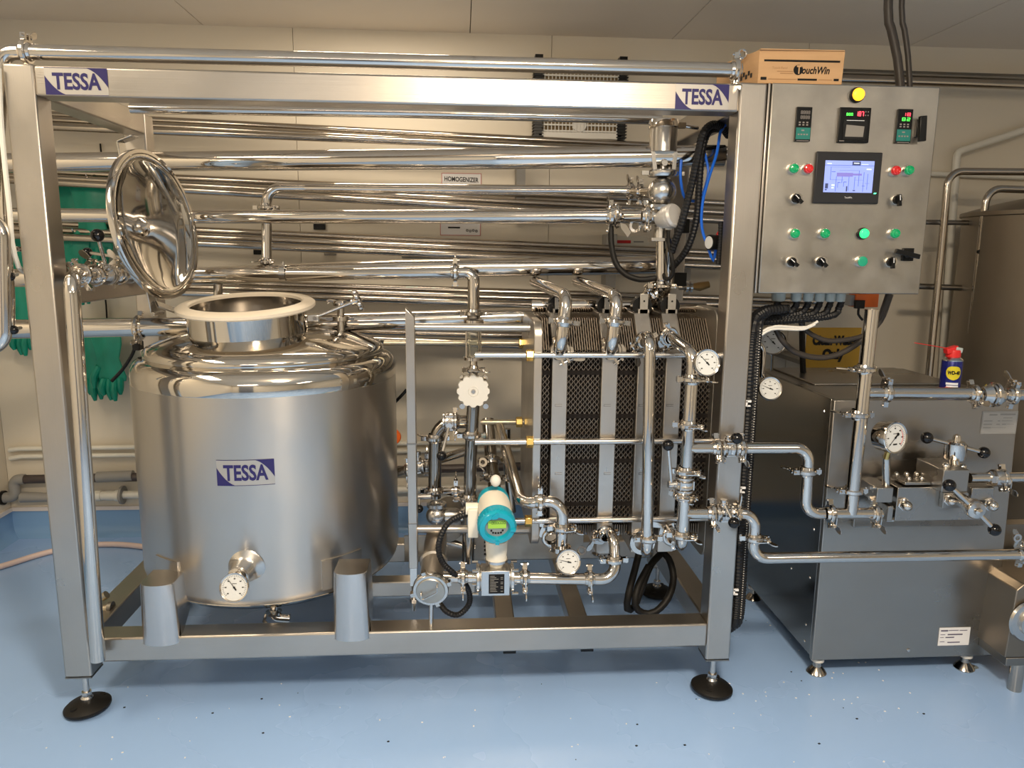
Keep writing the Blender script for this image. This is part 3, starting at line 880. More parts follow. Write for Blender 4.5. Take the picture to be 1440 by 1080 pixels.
# wall things between the pipes
def wallbox(name, label, cat, x0, y0, x1, y1, d, m):
    a = P(x0, y1, Y1); b = P(x1, y0, Y1)
    return solo(name, label, cat, MB().box((a.x, Y1 - d, a.z), (b.x, Y1, b.z)), m, bev=.002)
for i, (x, y) in enumerate(((366, 353), (465, 354), (450, 318))):
    wallbox('socket_box', 'small dark box on the wall between pipes, %s' % ('beside the dropping slim pipe', 'between third and fourth bundles', 'just under the mid pipe')[i], 'box',
            x - 8, y - 4, x + 8, y + 5, .02, M_dark if i == 1 else M_black)
wallbox('wall_light', 'small grey wall fitting with a blue cap, behind the pipes', 'fitting', 566, 355, 646, 363, .05, M_grey)
wallbox('blue_cap', 'blue plastic cap of the small wall fitting', 'cap', 570, 354, 604, 359, .075, mat('blue_plastic', (.03, .2, .42), 0, .4))

def sheet(label, cat, x0, y0, x1, y1, name, border, m=M_paper, Y=Y1):
    a = P(x0, y1, Y); b = P(x1, y0, Y)
    s = obj(name, MB().box((a.x, Y - .003, a.z), (b.x, Y, b.z)), m, None, .001, label)
    s['category'] = cat
    if border:
        t = .003; g = MB(); y = Y - .0036
        for (p, q) in (((a.x, a.z), (b.x, a.z + t)), ((a.x, b.z - t), (b.x, b.z)), ((a.x, a.z), (a.x + t, b.z)), ((b.x - t, a.z), (b.x, b.z))):
            g.box((p[0], y, p[1]), (q[0], y + .0008, q[1]))
        obj('border', g, border, s)
    return s, a, b
rb = mat('faded_red_print', (.55, .18, .16), 0, .5)
s, a, b = sheet('white wall sign with red border reading HOMOGENIZER', 'sign', 621, 244, 677, 286, 'wall_sign', rb)
text_mesh('HOMOGENIZER', P(625, 254.5, Y1 - .0045), (1, 0, -.03), (0, 0, 1), .16, .022, 'lettering', M_ink, s, bold=.02)
s, a, b = sheet('small white wall sign with a dark emblem, under the middle pipe', 'sign', 619, 300, 676, 331, 'wall_sign', rb)
g = MB()
for k in range(4):
    g.lathe([(.003, 0), (.006, 0), (.006, .0005), (.003, .0005)], P(657 + k * 4.3, 324 + (k % 2), Y1 - .0042), (0, -1, 0), 12, closed=True)
g.box(P(630, 321, Y1 - .0042), P(647, 319, Y1 - .0035))
obj('emblem', g, M_ink, s)
s, a, b = sheet('pale wall plate with a red strip, right of the sign', 'sign', 862, 332, 912, 345, 'wall_plate', None, M_cream)
obj('red_strip', MB().box(P(866, 342, Y1 - .005), P(887, 338, Y1 - .002)), M_red, s)
obj('grey_strip', MB().box(P(891, 341, Y1 - .005), P(905, 339, Y1 - .002)), M_grey, s)

# electric fly killer high on the wall
fk = T('fly_killer', 'white wall-mounted insect killer with black-ended louvred grille, partly behind the top beam', 'insect killer', P(815, 197, Y1))
a = P(752, 195, Y1 - .1); b = P(878, 84, Y1 - .1)
obj('housing', MB().box((a.x + .02, Y1 - .10, a.z + .02), (b.x - .02, Y1, b.z)), M_white, fk, .004)
e = MB()
for xx in (a.x - .005, b.x - .025):
    e.box((xx, Y1 - .125, a.z), (xx + .035, Y1 - .02, b.z + .008))
    for k in range(26):
        z = a.z + .006 + k * .013
        e.box((xx - .006, Y1 - .13, z), (xx + .041, Y1 - .06, z + .005))
    obj('end_cap', e, M_black, fk); e = MB()
gx0, gx1 = P(760, 180, Y1 - .12).x, P(872, 180, Y1 - .12).x
obj('glow_tube', MB().box((gx0, Y1 - .106, a.z + .03), (gx1, Y1 - .101, b.z - .04)), mat('brown_catch_board', (.20, .13, .05), 0, .6), fk)
for k in range(12):
    z = a.z + .03 + k * .0265
    obj('slat', MB().box((gx0, Y1 - .122, z), (gx1, Y1 - .112, z + .007)), M_white, fk)
gv = MB()
for k in range(23):
    x = gx0 + (gx1 - gx0) * k / 22
    gv.box((x - .0018, Y1 - .124, a.z + .02), (x + .0018, Y1 - .120, b.z - .03))
obj('grille_wire', gv, M_white, fk)
obj('lower_trim', MB().box((gx0 - .01, Y1 - .125, a.z), (gx1 + .01, Y1 - .09, a.z + .028)), M_white, fk, .003)
obj('centre_badge', MB().lathe([(.001, .006), (.03, .006), (.034, 0), (.034, -.01)], P(815, 176, Y1 - .118), (0, -1, 0), 24), M_white, fk)

# ================================================================== LEFT FRONT PIPE AND VALVE GROUP
XL = P(143, 900, -.035).x
q0 = P(138, 928, -.035); q1 = P(100, 392, -.035)
piping('tall polished drain pipe on the inner side of the left front post', [q0, q1, P(112, 386, .10)], .0205, [(P(113, 387, .09), (.05, 1, 0), (-.6, 0, 1))], bend=.045)
# pipe receding to the back from it, with two butterfly valves
def LP(t):            # from the clamp at the front post to the back
    a = P(114, 388, .10); b = P(205, 384, .60)
    return a + (b - a) * t
dl = (LP(1) - LP(0)).normalized()
piping('polished valve pipe running back from the tall drain pipe under the lid', [LP(0), LP(1)], .0205,
       [(LP(.18), dl, (.3, 0, 1)), (LP(.52), dl, (.5, 0, 1)), (LP(.86), dl, (.6, 0, -1))])
k = P(137, 331, .18)
butterfly('butterfly valve with upright lever and black ball, left of the lid', LP(.36), dl, (.3, -.75, .5), .0205, k, .02, .019)
k = P(123, 355, .55)
butterfly('butterfly valve with a lever pointing left, just behind the lid', LP(.72), dl, (0, -.1, 1), .0205, k, .03)
# small union low on the left rail
un = T('pipe_union', 'small threaded steel union sticking out above the left side rail', 'fitting', P(150, 856, .2))
obj('body', MB().tube([P(144, 840, .22), P(150, 836, .22)], .013, 14).tube([P(140, 858, .2), P(154, 855, .2)], .014, 16), M_brassd, un)
obj('hex_collar', MB().lathe([(.010, -.006), (.021, -.006), (.021, .006), (.010, .006)], P(156, 855, .2), (1, 0, .05), 18, closed=True), M_dark, un)
# limit switch box and its cable behind the vessel
sb = T('switch_box', 'small black box with drooping cable left of the vessel shoulder', 'box', P(192, 490, .55))
obj('box_body', MB().box(P(186, 493, .54), P(202, 479, .58)), M_black, sb, .002)
obj('cable', MB().tube(spline([P(189, 491, .56), P(184, 502, .56), P(172, 520, .56), P(157, 536, .56)], .02), .006, 8), M_black, sb)

# ================================================================== PLATE HEAT EXCHANGER
HY = .12                                  # front plane of the plates
hz0 = P(757, 757, HY).z; hz1 = P(757, 492, HY).z; hz2 = P(765, 447, .20).z
hx0 = P(760, 600, HY).x; hx1 = P(1008, 600, HY).x
hx = T('plate_heat_exchanger', 'plate heat exchanger with bare plate pack, steel divider plates and brass-nutted tie rods', 'heat exchanger', ((hx0 + hx1) / 2, .3, hz0))
# profile of a plate seen from the end: front edge, chamfered top and bottom
def prof(o=0.0):
    return [(HY - o, hz0 + .06), (HY - o, hz1), (HY + .075 - o * .7, hz2 + .0 + o * .7), (.40, hz2 + o), (.48, hz1), (.48, hz0 + .06), (.42, hz0), (HY + .06, hz0 - o)]
DV = [(773.5, 795), (842, 864), (891.5, 913), (930, 952)]
dx = [(P(a, 600, HY).x, P(b, 600, HY).x) for a, b in DV]
obj('gasket_block', MB().prism(prof(-.016), (hx0, 0, 0), (0, 1, 0), (0, 0, 1), (hx1 - hx0, 0, 0)), M_hxdk, hx)
pitch = .0074; k = 0; x = hx0 + pitch
pk = MB()
nz = int((hz1 - hz0 - .06) / .0088)
while x < hx1 - .004:
    inside = any(a - .002 < x < b + .002 for a, b in dx)
    if not inside:
        s = 1 if k % 2 else -1
        # honeycomb edge: zigzag strip on the front, straight on the chamfer
        base = len(pk.v)
        for i in range(nz + 1):
            z = hz0 + .055 + (hz1 - hz0 - .055) * i / nz
            ph = i % 2
            o_ = s * (pitch * .38 if ph else -pitch * .38)
            pk.v += [V((x + o_ - .00055, HY, z)), V((x + o_ + .00055, HY, z)), V((x + o_, HY + .010, z))]
        for i in range(nz):
            q = base + 3 * i
            pk.f += [[q, q + 1, q + 4, q + 3], [q + 1, q + 2, q + 5, q + 4], [q + 2, q, q + 3, q + 5]]
        for j in range(9):       # rippled chamfer and top edges
            t0 = j / 9; t1 = (j + 1) / 9
            o_ = s * pitch * .06 * (1 if j % 2 else -1)
            p = V((x + o_, HY + .075 * t0, hz1 + (hz2 - hz1) * t0)); q = V((x - o_, HY + .075 * t1, hz1 + (hz2 - hz1) * t1))
            nrm = V((0, -(hz2 - hz1), .075)).normalized()
            b0 = len(pk.v)
            pk.v += [p + V((-.0017, 0, 0)), p + V((.0017, 0, 0)), q + V((.0017, 0, 0)), q + V((-.0017, 0, 0)), p - nrm * .012, q - nrm * .012]
            pk.f += [[b0, b0 + 1, b0 + 2, b0 + 3], [b0 + 1, b0 + 4, b0 + 5, b0 + 2], [b0 + 4, b0, b0 + 3, b0 + 5]]
        pk.box((x - .0011, HY + .075, hz2 - .01), (x + .0008, .42, hz2 + .001))
        pk.box((x - .0008, HY + .03, hz0 - .004), (x + .0008, .42, hz0 + .03))
    x += pitch; k += 1
obj('plate_pack', pk, M_hxe, hx, kind='stuff', angle=20)
gr = MB()
for zz in (524, 585, 648, 708):     # darker gasket bands seen across the pack
    p = P(860, zz, HY)
    obj('gasket_band', MB().box((hx0, HY - .0004, p.z - .007), (hx1, HY + .006, p.z + .007)), M_hxdk, hx)
for i, (a, b) in enumerate(dx):
    z_lo = P(780, 745 if i < 2 else 775, HY).z
    if i == 1: z_lo = P(850, 775, HY).z
    pr = [(HY - .022, z_lo), (HY - .022, hz1 + .004), (HY + .06, hz2 + .018), (.40, hz2 + .018), (.49, hz1), (.49, z_lo)]
    d = obj('divider_plate', MB().prism(pr, (a, 0, 0), (0, 1, 0), (0, 0, 1), (b - a, 0, 0)), M_bz, hx, .002)
    slots = MB()
    for yy in (570, 666):
        c = P((DV[i][0] + DV[i][1]) / 2 + 1, yy, HY - .0225)
        if i == 3 and yy > 600: continue
        slots.box((c.x - .011, HY - .0232, c.z - .0035), (c.x + .011, HY - .0219, c.z - .0022)).box((c.x - .011, HY - .0232, c.z + .0022), (c.x + .011, HY - .0219, c.z + .0035))
        slots.box((c.x - .011, HY - .0232, c.z - .0035), (c.x - .0098, HY - .0219, c.z + .0035))
    obj('engraved_mark', slots, M_dark, d)
    c = P((DV[i][0] + DV[i][1]) / 2, 440, HY + .09)
    tb_ = MB().box((c.x - .013, HY + .062, hz2 + .0), (c.x + .013, HY + .068, hz2 + .078)).box((c.x - .018, HY + .062, hz2), (c.x + .018, HY + .095, hz2 + .03))
    obj('hanger_tab', tb_, M_sheet, d, .001)
    obj('hanger_hole', MB().tube([(c.x, HY + .0605, hz2 + .055), (c.x, HY + .063, hz2 + .055)], .003, 10), M_ink, d)
    obj('roller', MB().tube([(c.x - .002, HY + .075, hz2 + .038), (c.x - .002, HY + .11, hz2 + .038)], .031, 28), M_black, d)
# pressure plate on the left and frame plate on the right
ex0 = P(749, 600, HY - .04).x; ex1 = P(761, 600, HY - .04).x
zt_ = P(755, 452, HY - .03).z; zb_ = P(755, 768, HY - .03).z
def endplate(x0, x1, yf, zt, zb):
    r = .045; pts = []
    for k in range(7):
        a = pi + pi / 2 * k / 6; pts.append((yf + r + r * cos(a), zb + r + r * sin(a)))
    pts += [(.50, zb), (.52, zb + .05), (.52, zt - .06), (.46, zt)]
    for k in range(7):
        a = pi / 2 + pi / 2 * k / 6; pts.append((yf + r + r * cos(a), zt - r + r * sin(a)))
    return MB().prism(pts, (x0, 0, 0), (0, 1, 0), (0, 0, 1), (x1 - x0, 0, 0))
obj('pressure_plate', endplate(ex0, ex1, HY - .045, zt_, zb_), M_bz, hx, .003)
fx0 = P(1003, 450, HY).x
obj('frame_plate', endplate(fx0, fx0 + .028, HY - .035, P(1000, 434, HY).z, P(1000, 780, HY).z), M_sheet, hx, .003)
# tie rods with brass nuts; front row in front of the plates, back row behind
for (y, Y, xl, xn, long_) in ((500, HY - .045, 668, 745, 1), (622, HY - .045, 668, 745, 1), (733, HY - .045, 700, 743, 1), (483, .48, 540, 734, 0), (594, .40, 676, 730, 0)):
    a = P(xl, y, Y); nn = P(xn, y - .5, Y)
    z = nn.z; xr = hx1 + .03 if long_ else nn.x + .05
    rod = obj('tie_rod', MB().tube([(a.x, Y, z), (xr, Y, z)], .0092, 16), M_brassd if not long_ else M_bx2 if False else M_cast, hx)
    obj('brass_nut', MB().lathe([(.012, -.012), (.0185, -.010), (.0185, .010), (.012, .012)], (nn.x, Y, z), (1, 0, 0), 6, ref=(0, .3, 1)), M_brass, rod, .001)
# carrying bar and guide bar from the stand column to the exchanger
cb = P(583, 460, .14); ce = P(745, 461, .14)
obj('carrying_bar', MB().tube([cb, ce, (hx1, .14 + .14, ce.z)][:2], .0125, 20), M_bx, hx)
obj('upper_bar', MB().tube([(ce.x + .02, .30, hz2 + .03), (hx1, .30, hz2 + .03)], .020, 20), M_pol, hx)
ga = P(583, 744, .14); ge = P(745, 744, .14)
obj('guide_bar', MB().tube([ga, ge], .0125, 20), M_bx, hx)
# stand column with pointed top and small foot
p = P(570, 460, .11); q = P(583, 460, .11)
zc0 = P(577, 800, .11).z; zc1 = P(570, 433, .11).z
col_ = MB().prism([(p.x, zc0), (q.x, zc0), (q.x, zc1 - .028), (p.x, zc1)], (0, .11, 0), (1, 0, 0), (0, 0, 1), (0, .05, 0))
st = obj('stand_column', col_, M_bz, hx, .002)
obj('column_joint', MB().box((p.x - .001, .1085, P(576, 623, .11).z), (q.x + .001, .112, P(576, 625.5, .11).z)).box((p.x - .001, .1085, P(576, 736, .11).z), (q.x + .001, .112, P(576, 737.5, .11).z)), M_dark, st)
obj('column_foot', MB().box((p.x + .003, .115, zc0 - .06), (q.x - .003, .155, zc0)).tube([((p.x + q.x) / 2, .135, zc0 - .06), ((p.x + q.x) / 2, .135, .257)], .008, 10)
    .lathe([(.009, 0), (.014, 0), (.014, .012), (.009, .012)], ((p.x + q.x) / 2, .135, .285), (0, 0, 1), 6), M_cast, hx)
# lower cover sheet behind the exchanger feet
a = P(568, 838, .47); b = P(824, 757, .47)
solo('support_sheet', 'grey steel support sheet low behind the flow meter', 'panel', MB().box((a.x, .52, .257), (b.x, .528, b.z)), M_sheet, bev=.001)

# ================================================================== FRONT PIPES OF THE EXCHANGER
r1 = .0178
yF = -.052
# two U shaped pipes from the back over the top into the left ports
for (xt, yt, xm, xb, lab) in ((752, 396, 797, 788, 'left'), (812, 396, 868, 860, 'right')):
    top = P(xt, yt, .50); k1 = P(xm, 416, .06); k2 = P(xb, 490, .035)
    e = P(xb - 1, 490, .10)
    piping('polished pipe bending over the exchanger top into a port, %s of the two' % lab,
           [top, k1, k2 + V((0, 0, -.008)), e + V((0, .03, -.008))], .019,
           [(k1 + (k2 - k1) * .50, k2 - k1, RT), (e + V((0, -.012, -.004)), BK, (.5 if lab == 'left' else .8, 0, -1))], bend=.048)
# third port: elbow and long straight pipe down to the lower port
pt = P(918, 483, .02); pb = P(912, 772, .005)
piping('long straight polished pipe down the exchanger front between upper and lower ports',
       [P(906, 474, .10), P(914, 474, .005), P(909.5, 776, -.005), P(908, 772, .10)], .0178,
       [(P(906, 480, .085), BK, (-.8, 0, -.5)), (P(911, 757, -.002), UP, LF)], bend=.04)
lk = T('port_clamp', 'big ring clamp around the lower port behind the long straight pipe', 'clamp', P(905, 762, .09))
obj('ring', MB().lathe([(.026, -.008), (.040, -.008), (.042, 0), (.040, .008), (.026, .008)], P(903, 762, .092), BK, 32, closed=True), M_pol, lk)

# fourth port: manifold column in front of the right post
c_top = P(974, 500, yF); c_bot = P(958, 768, yF)
top_in = P(938, 470, .10)
mt = piping('polished manifold column in front of the exchanger right edge, with branches to the right',
            [top_in, P(975, 497, yF), P(958.5, 768, yF), P(948, 757, .10)], .0182,
            [(P(940, 473, .085), P(975, 497, yF) - top_in, (.4, -.4, -1)), (P(973, 533, yF), UP, RT), (P(968, 598, yF), UP, (1, -.4, 0)),
             (P(963, 663, yF), UP, (1, -.3, 0)), (P(961, 697, yF), UP, (.7, -.7, 0)), (P(959, 753, yF), UP, (1, -.3, 0)), (P(944, 754, .085), BK, (-.2, 0, 1))], bend=.042)
v1 = butterfly('butterfly valve in the manifold column, black ball lever standing up on its left', P(962.5, 680.5, yF), UP, (-1, -.1, 0), .0182, P(939.5, 626, yF - .01), .022)
# branch one, to the homogenizer inlet
y0 = -.052
b1 = [P(968, 630, yF), P(1138, 630, y0), P(1132, 722, y0), P(1238, 722, y0 + .02)]
piping('upper polished branch pipe crossing the right post and stepping down to the homogenizer', b1, .0168,
       [(P(1008, 630, yF), RT, (0, -.5, -.9)), (P(1042, 630, yF), RT, (0, -.3, -1)), (P(1134, 663, y0), UP, LF), (P(1168, 722, y0), RT, (0, -.3, -1)), (P(1230, 722, y0 + .02), RT, (0, -.3, -1))], bend=.045)
butterfly('butterfly valve on the upper branch, in front of the right post', P(1025, 630, yF), RT, (-.05, 0, 1), .0168, P(1036, 616.5, yF - .075), .012)
b2 = [P(960, 722, yF), P(1063, 722, y0), P(1058, 785, y0), P(1470, 779, y0)]
piping('lower polished branch pipe running right in front of the homogenizer', b2, .0168,
       [(P(1001, 721, yF), RT, (0, -.4, -1)), (P(1034, 721, yF), RT, (0, -1, .3)), (P(1061, 757, y0), UP, (1, -.2, 0)), (P(1437, 779.5, y0), RT, (0, -.2, 1))], bend=.045)
butterfly('butterfly valve on the lower branch, in front of the right post', P(1017, 721, yF), RT, (-.05, -.1, 1), .0168, P(1032, 735, yF - .06), .016)
dial('round dial thermometer at the top of the manifold column', P(994, 510, -.10), (.12, -.98, .12), .0385, stem_to=P(975, 503, yF), needle=135)

# stepping pipe with thermometer, lower left of the exchanger
s1 = [P(702, 600, .40), P(733, 708, .02), P(792, 703, .0), P(789, 772, .0)]
piping('polished pipe stepping down in front of the exchanger lower left corner', s1, .0178,
       [(P(759, 705, .01), RT, UP), (P(790, 742, .0), UP, RT), (P(775, 756, .085), BK, UP)], bend=.045)
dial('round dial thermometer below the stepping pipe', P(799, 790, -.06), (.08, -.97, .22), .0375, stem_to=P(790, 772, -.01), needle=165)
tw = T('wing_clamp', 'steel clamp with open wing behind the lower thermometer', 'clamp', P(790, 772, 0))
obj('ring', MB().lathe([(.019, -.007), (.030, -.007), (.030, .007), (.019, .007)], P(789, 771, 0), UP, 28, closed=True), M_pol, tw)
obj('wing', MB().lathe([(.008, 0), (.014, 0), (.014, .003), (.008, .003)], P(818, 774, -.03), (-.2, -1, .2), 16, closed=True).bar(P(803, 784, -.02), P(813, 778, -.025), .008, .003), M_pol, tw)

# bottom pipe: strainer - flow meter - elbow to the port
bz = [P(618, 811, -.02), P(866, 815, -.02), P(863, 753, .03), P(850, 746, .10)]
piping('polished bottom pipe from the strainer through the flow meter up to a port', bz, .0172,
       [(P(651, 811, -.02), RT, (0, -.2, -1)), (P(738, 812, -.02), RT, (0, -.2, -1)), (P(829, 814, -.02), RT, (.05, -.2, -1)), (P(863, 787, .0), UP, LF), (P(851, 751, .07), (-.2, 1, .3), (-1, 0, 0))], bend=.045)
fm = T('flow_meter', 'flow meter with cream head, teal bezel and green display', 'flow meter', P(697, 833, -.02))
c = P(696, 812, -.02)
obj('body', MB().lathe([(.018, -.056), (.042, -.056), (.042, -.046), (.038, -.045), (.038, .045), (.042, .046), (.042, .056), (.018, .056)], c, RT, 36, closed=True)
    .box((c.x - .042, c.y - .040, c.z - .040), (c.x + .042, c.y + .02, c.z + .038)), M_cast, fm, .002)
for sx in (-1, 1):
    for (a_, b_) in ((1, 1), (1, -1), (-1, 1), (-1, -1)):
        obj('flange_bolt', MB().tube([c + V((sx * .050, a_ * .032, b_ * .036)), c + V((sx * .068, a_ * .032, b_ * .036))], .0045, 8), M_pol, fm)
pl = obj('data_plate', MB().box((c.x - .020, c.y - .0415, c.z - .032), (c.x + .026, c.y - .040, c.z + .028)), M_ink, fm)
g = MB()
for k in range(11):
    zz = c.z + .023 - k * .0048; ln = random.uniform(.4, 1)
    g.box((c.x - .016, c.y - .0420, zz - .0006), (c.x - .016 + .026 * ln, c.y - .0412, zz + .0006))
    if k % 3: g.box((c.x + .015, c.y - .0420, zz - .0006), (c.x + .022, c.y - .0412, zz + .0006))
obj('plate_print', g, M_grey, pl)
hc = P(699, 740, -.115)                     # centre of the head front
hn = V((.06, -.86, -.50)).normalized() if False else V((.02, -.93, -.06)).normalized()
hn = V((.03, -.95, -.18)).normalized()
hR = .0535
body_top = P(697, 720, .02)
hb_ = hc - hn * .125
obj('neck', MB().lathe([(.020, -.030), (.020, -.008), (.030, -.006), (.032, .006), (.030, .012), (.032, .03), (.033, .06)], c + V((.004, .0, .058)), UP, 32), M_cream, fm)
obj('neck_collar', MB().lathe([(.016, 0), (.016, .02), (.034, .022), (.034, .030), (.02, .030)], c + V((.004, 0, .031)), UP, 30), M_cast, fm)
hd = obj('head', MB().lathe([(.001, -.15), (.036, -.148), (.044, -.140), (hR * .90, -.11), (hR * .92, -.028), (.03, -.02)], hc, hn, 48), M_cream, fm)
obj('rear_cap', MB().lathe([(.001, -.158), (.040, -.156), (.047, -.150), (.048, -.128), (.04, -.128)], hc, hn, 48), M_teal, fm)
rg = MB().lathe([(hR * .90, -.030), (hR, -.028), (hR * 1.02, -.010), (hR, .006), (hR * .92, .014), (hR * .66, .016), (hR * .62, .006), (hR * .60, -.012)], hc, hn, 56, closed=False)
bz_ = obj('bezel', MB().lathe([(hR * .88, -.030), (hR, -.028), (hR * 1.02, -.010), (hR, .006), (hR * .92, .013), (hR * .68, .015), (hR * .61, .006), (hR * .60, -.012), (hR * .6, -.03)], hc, hn, 56, closed=True), M_teal, fm)
u_, v_, w_ = frame_of(hn, (1, 0, 0)); v_ = -v_ if v_.z < 0 else v_
rb_ = MB()
for k in range(34):
    a = math.radians(30 + k * 10)
    if 20 < (math.degrees(a) % 360) < 60: continue
    d = u_ * cos(a) + v_ * sin(a); e_ = u_ * -sin(a) + v_ * cos(a)
    rb_.obox(hc + d * hR * 1.005 - hn * .010, d * .0018, e_ * .0018, hn * .013)
obj('bezel_ribs', rb_, M_teal, bz_)
obj('bezel_lug', MB().prism([(.30, .75), (.06, .98), (-.06, .98), (-.06, .72), (.05, .62), (.3, .6)], hc + hn * .013, u_ * -hR, v_ * hR, hn * .005)
    .prism([(.95, -.18), (.98, -.02), (.72, -.02), (.66, -.15)], hc + hn * .013, u_ * hR, v_ * hR, hn * .005)
    .prism([(-.1, -.95), (.12, -.97), (.10, -.75), (-.08, -.72)], hc + hn * .013, u_ * hR, v_ * hR, hn * .004), M_teal, bz_)
fc = obj('display_panel', MB().lathe([(.001, .001), (hR * .61, .001), (hR * .61, -.004), (.001, -.004)], hc, hn, 40), mat('grey_display_panel', (.22, .24, .24), 0, .3), fm)
obj('lcd', MB().obox(hc + hn * .002 + v_ * hR * .13, u_ * hR * .48, v_ * hR * .23, hn * .001), M_lcd, fc)
g = MB()
for k in range(6):
    o_ = hc + hn * .0034 + v_ * hR * .24 + u_ * hR * (-.25 + .125 * k)
    for (du, dv, hu, hv) in ((0, .07, .04, .010), (0, -.07, .04, .010), (-.04, 0, .010, .07), (.04, 0, .010, .07)):
        g.obox(o_ + u_ * hR * du + v_ * hR * dv, u_ * hR * hu, v_ * hR * hv, hn * .0002)
g.obox(hc + hn * .0034 + v_ * hR * .24 - u_ * hR * .38, u_ * hR * .04, v_ * hR * .012, hn * .0002)
obj('digits', g, mat('lcd_ink', (.04, .12, .01), 0, .5), fc)
g = MB()
for k, (a_, b_) in enumerate(((-.3, -.25), (.3, -.25), (-.21, -.38), (-.07, -.4), (.07, -.4), (.21, -.38))):
    g.lathe([(.001, .0015), (hR * .05, .0015), (hR * .06, 0)], hc + hn * .001 + u_ * hR * a_ + v_ * hR * b_, hn, 10)
obj('keys', g, M_ink, fc)
jb = P(660, 745, .0)
obj('terminal_box', MB().box(P(658, 757, -.02), P(672, 707, .04)), M_cream, fm, .003)
obj('cable_gland', MB().tube([P(655, 716, .01), P(676, 716, .01)], .020, 24), M_cream, fm)
obj('cable_gland', MB().tube([P(697, 690, .05), P(697, 704, .05)], .012, 16), M_cream, fm)
obj('white_cap', MB().ball(P(697, 676, -.02), .0155, 20, 14, (1, 1, 1.15)), M_white, fm)

# strainer housing pointing at the viewer
sf = P(605.5, 831, -.09); sbk = P(614, 752, .20)
sx = (sf - sbk).normalized()
sn = T('strainer', 'cylindrical steel strainer with round end cover and wire handle, left of the flow meter', 'strainer', P(607, 869, 0))
obj('housing', MB().lathe([(.001, 0), (.026, .002), (.034, .012), (.036, .05), (.036, .14), (.042, .145), (.042, .155), (.036, .160), (.036, (sf - sbk).length - .02)], sbk, sx, 44), M_bz, sn)
obj('end_flange', MB().lathe([(.036, -.03), (.050, -.024), (.052, -.018), (.052, -.004), (.050, 0), (.001, 0)], sf, sx, 48), M_cast, sn)
cv = obj('cover_disc', MB().lathe([(.001, .004), (.040, .004), (.042, .002), (.042, 0), (.0, 0)], sf, sx, 44), M_sheet, sn)
u_, v_, w_ = frame_of(sx, (1, 0, 0)); v_ = -v_ if v_.z < 0 else v_
h1 = sf + sx * .004 - u_ * .026 - v_ * .012; h2 = sf + sx * .004 + u_ * .020 + v_ * .016
obj('wire_handle', MB().tube([h1 + v_ * .012, h1 + v_ * .008 + sx * .012, h1 - v_ * .010 + sx * .012, h2 - v_ * .010 + sx * .012, h2 + v_ * .008 + sx * .012, h2 + v_ * .012], .0022, 8, .004), M_brass if False else M_pol, cv)
for k in range(4):
    a = k * pi / 2 + .35; d = u_ * cos(a) + v_ * sin(a); g = MB()
    g.obox(sf - sx * .012 + d * .054, d * .008, (u_ * -sin(a) + v_ * cos(a)) * .006, sx * .008)
    obj('cover_lug', g, M_pol, sn)
obj('support_rod', MB().tube([P(606, 852, -.0) + V((0, .03, 0)), (P(606, 869, .03).x, .03, .257)], .007, 12), M_cast, sn)
corr('black corrugated cable looping from the flow meter head behind the strainer', pp((690, 722, .03), (655, 724, 0), (630, 736, -.03), (617, 765, -.045), (622, 790, -.04), (640, 808, -.03), (657, 826, .01), (660, 848, .03), (645, 864, .03), (628, 860, .03), (616, 845, .05)), .0085, step=.004)

# ================================================================== WHITE KNOB COLUMN
cY = .43 - .15
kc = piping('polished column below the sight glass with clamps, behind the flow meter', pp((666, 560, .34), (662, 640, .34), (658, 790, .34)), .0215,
            [(P(663, 612, .34), UP, LF), (P(660, 700, .34), UP, RT)], m=M_polshade)
sg = T('sight_glass', 'clear sight glass with steel tie rods in the column above the white knob', 'sight glass', P(666, 505, .38))
a = P(666, 506, .39); b = P(666, 458, .41)
obj('glass_tube', MB().lathe([(.019, .008), (.023, .008), (.023, (b - a).length - .008), (.019, (b - a).length - .008)], a, b - a, 28, closed=True), M_glass, sg)
obj('end_flange', MB().tube([a - UP * .0, a + UP * .010], .034, 28), M_pol, sg)
obj('end_flange', MB().tube([b - UP * .010, b + UP * .02], .034, 28), M_pol, sg)
for k in range(4):
    an = .6 + k * pi / 2
    d = V((cos(an), sin(an), 0)) * .030
    obj('tie_rod', MB().tube([a + d, b + d], .0028, 8), M_pol, sg)
piping('short polished stem between the sight glass and the white knob', [P(666, 560, .37), P(666, 502, .39)], .013, [(P(666, 520, .385), UP, RT)])
kn = T('regulating_valve', 'regulating valve with big white scalloped hand knob', 'valve', P(665, 575, .3))
kp = P(665.5, 550, .20); kr = .052; kx, ky, kz = frame_of(FW, (1, 0, 0))
pts = []
for j in range(120):
    a = 2 * pi * j / 120
    s = cos(12 * a)
    rr = kr * (1 - .10 * max(0, -s) ** .7) if s < 0 else kr
    pts.append((rr * cos(a), rr * sin(a)))
obj('knob', MB().prism(pts, kp + V((0, .014, 0)), (1, 0, 0), (0, 0, 1), (0, -.022, 0)), M_white, kn, .0015)
obj('knob_rim', MB().lathe([(.014, 0), (.0155, .0015), (.017, 0)], kp + V((0, -.008, 0)), FW, 30, closed=True), M_white, kn)
obj('knob_bolt', MB().lathe([(.001, .004), (.006, .004), (.008, .001), (.008, 0)], kp + V((0, -.008, 0)), FW, 12), M_pol, kn)
obj('bonnet', MB().lathe([(.012, 0), (.012, .05), (.03, .055), (.034, .09), (.034, .13)], kp + V((0, .01, 0)), BK, 28), M_cast, kn)
for (x, y) in ((650, 531), (682, 531), (650, 571), (683, 571)):
    obj('bonnet_nut', MB().lathe([(.004, -.006), (.009, -.006), (.009, .006), (.004, .006)], P(x, y, .24), (0, 1, 0), 10), M_pol, kn)
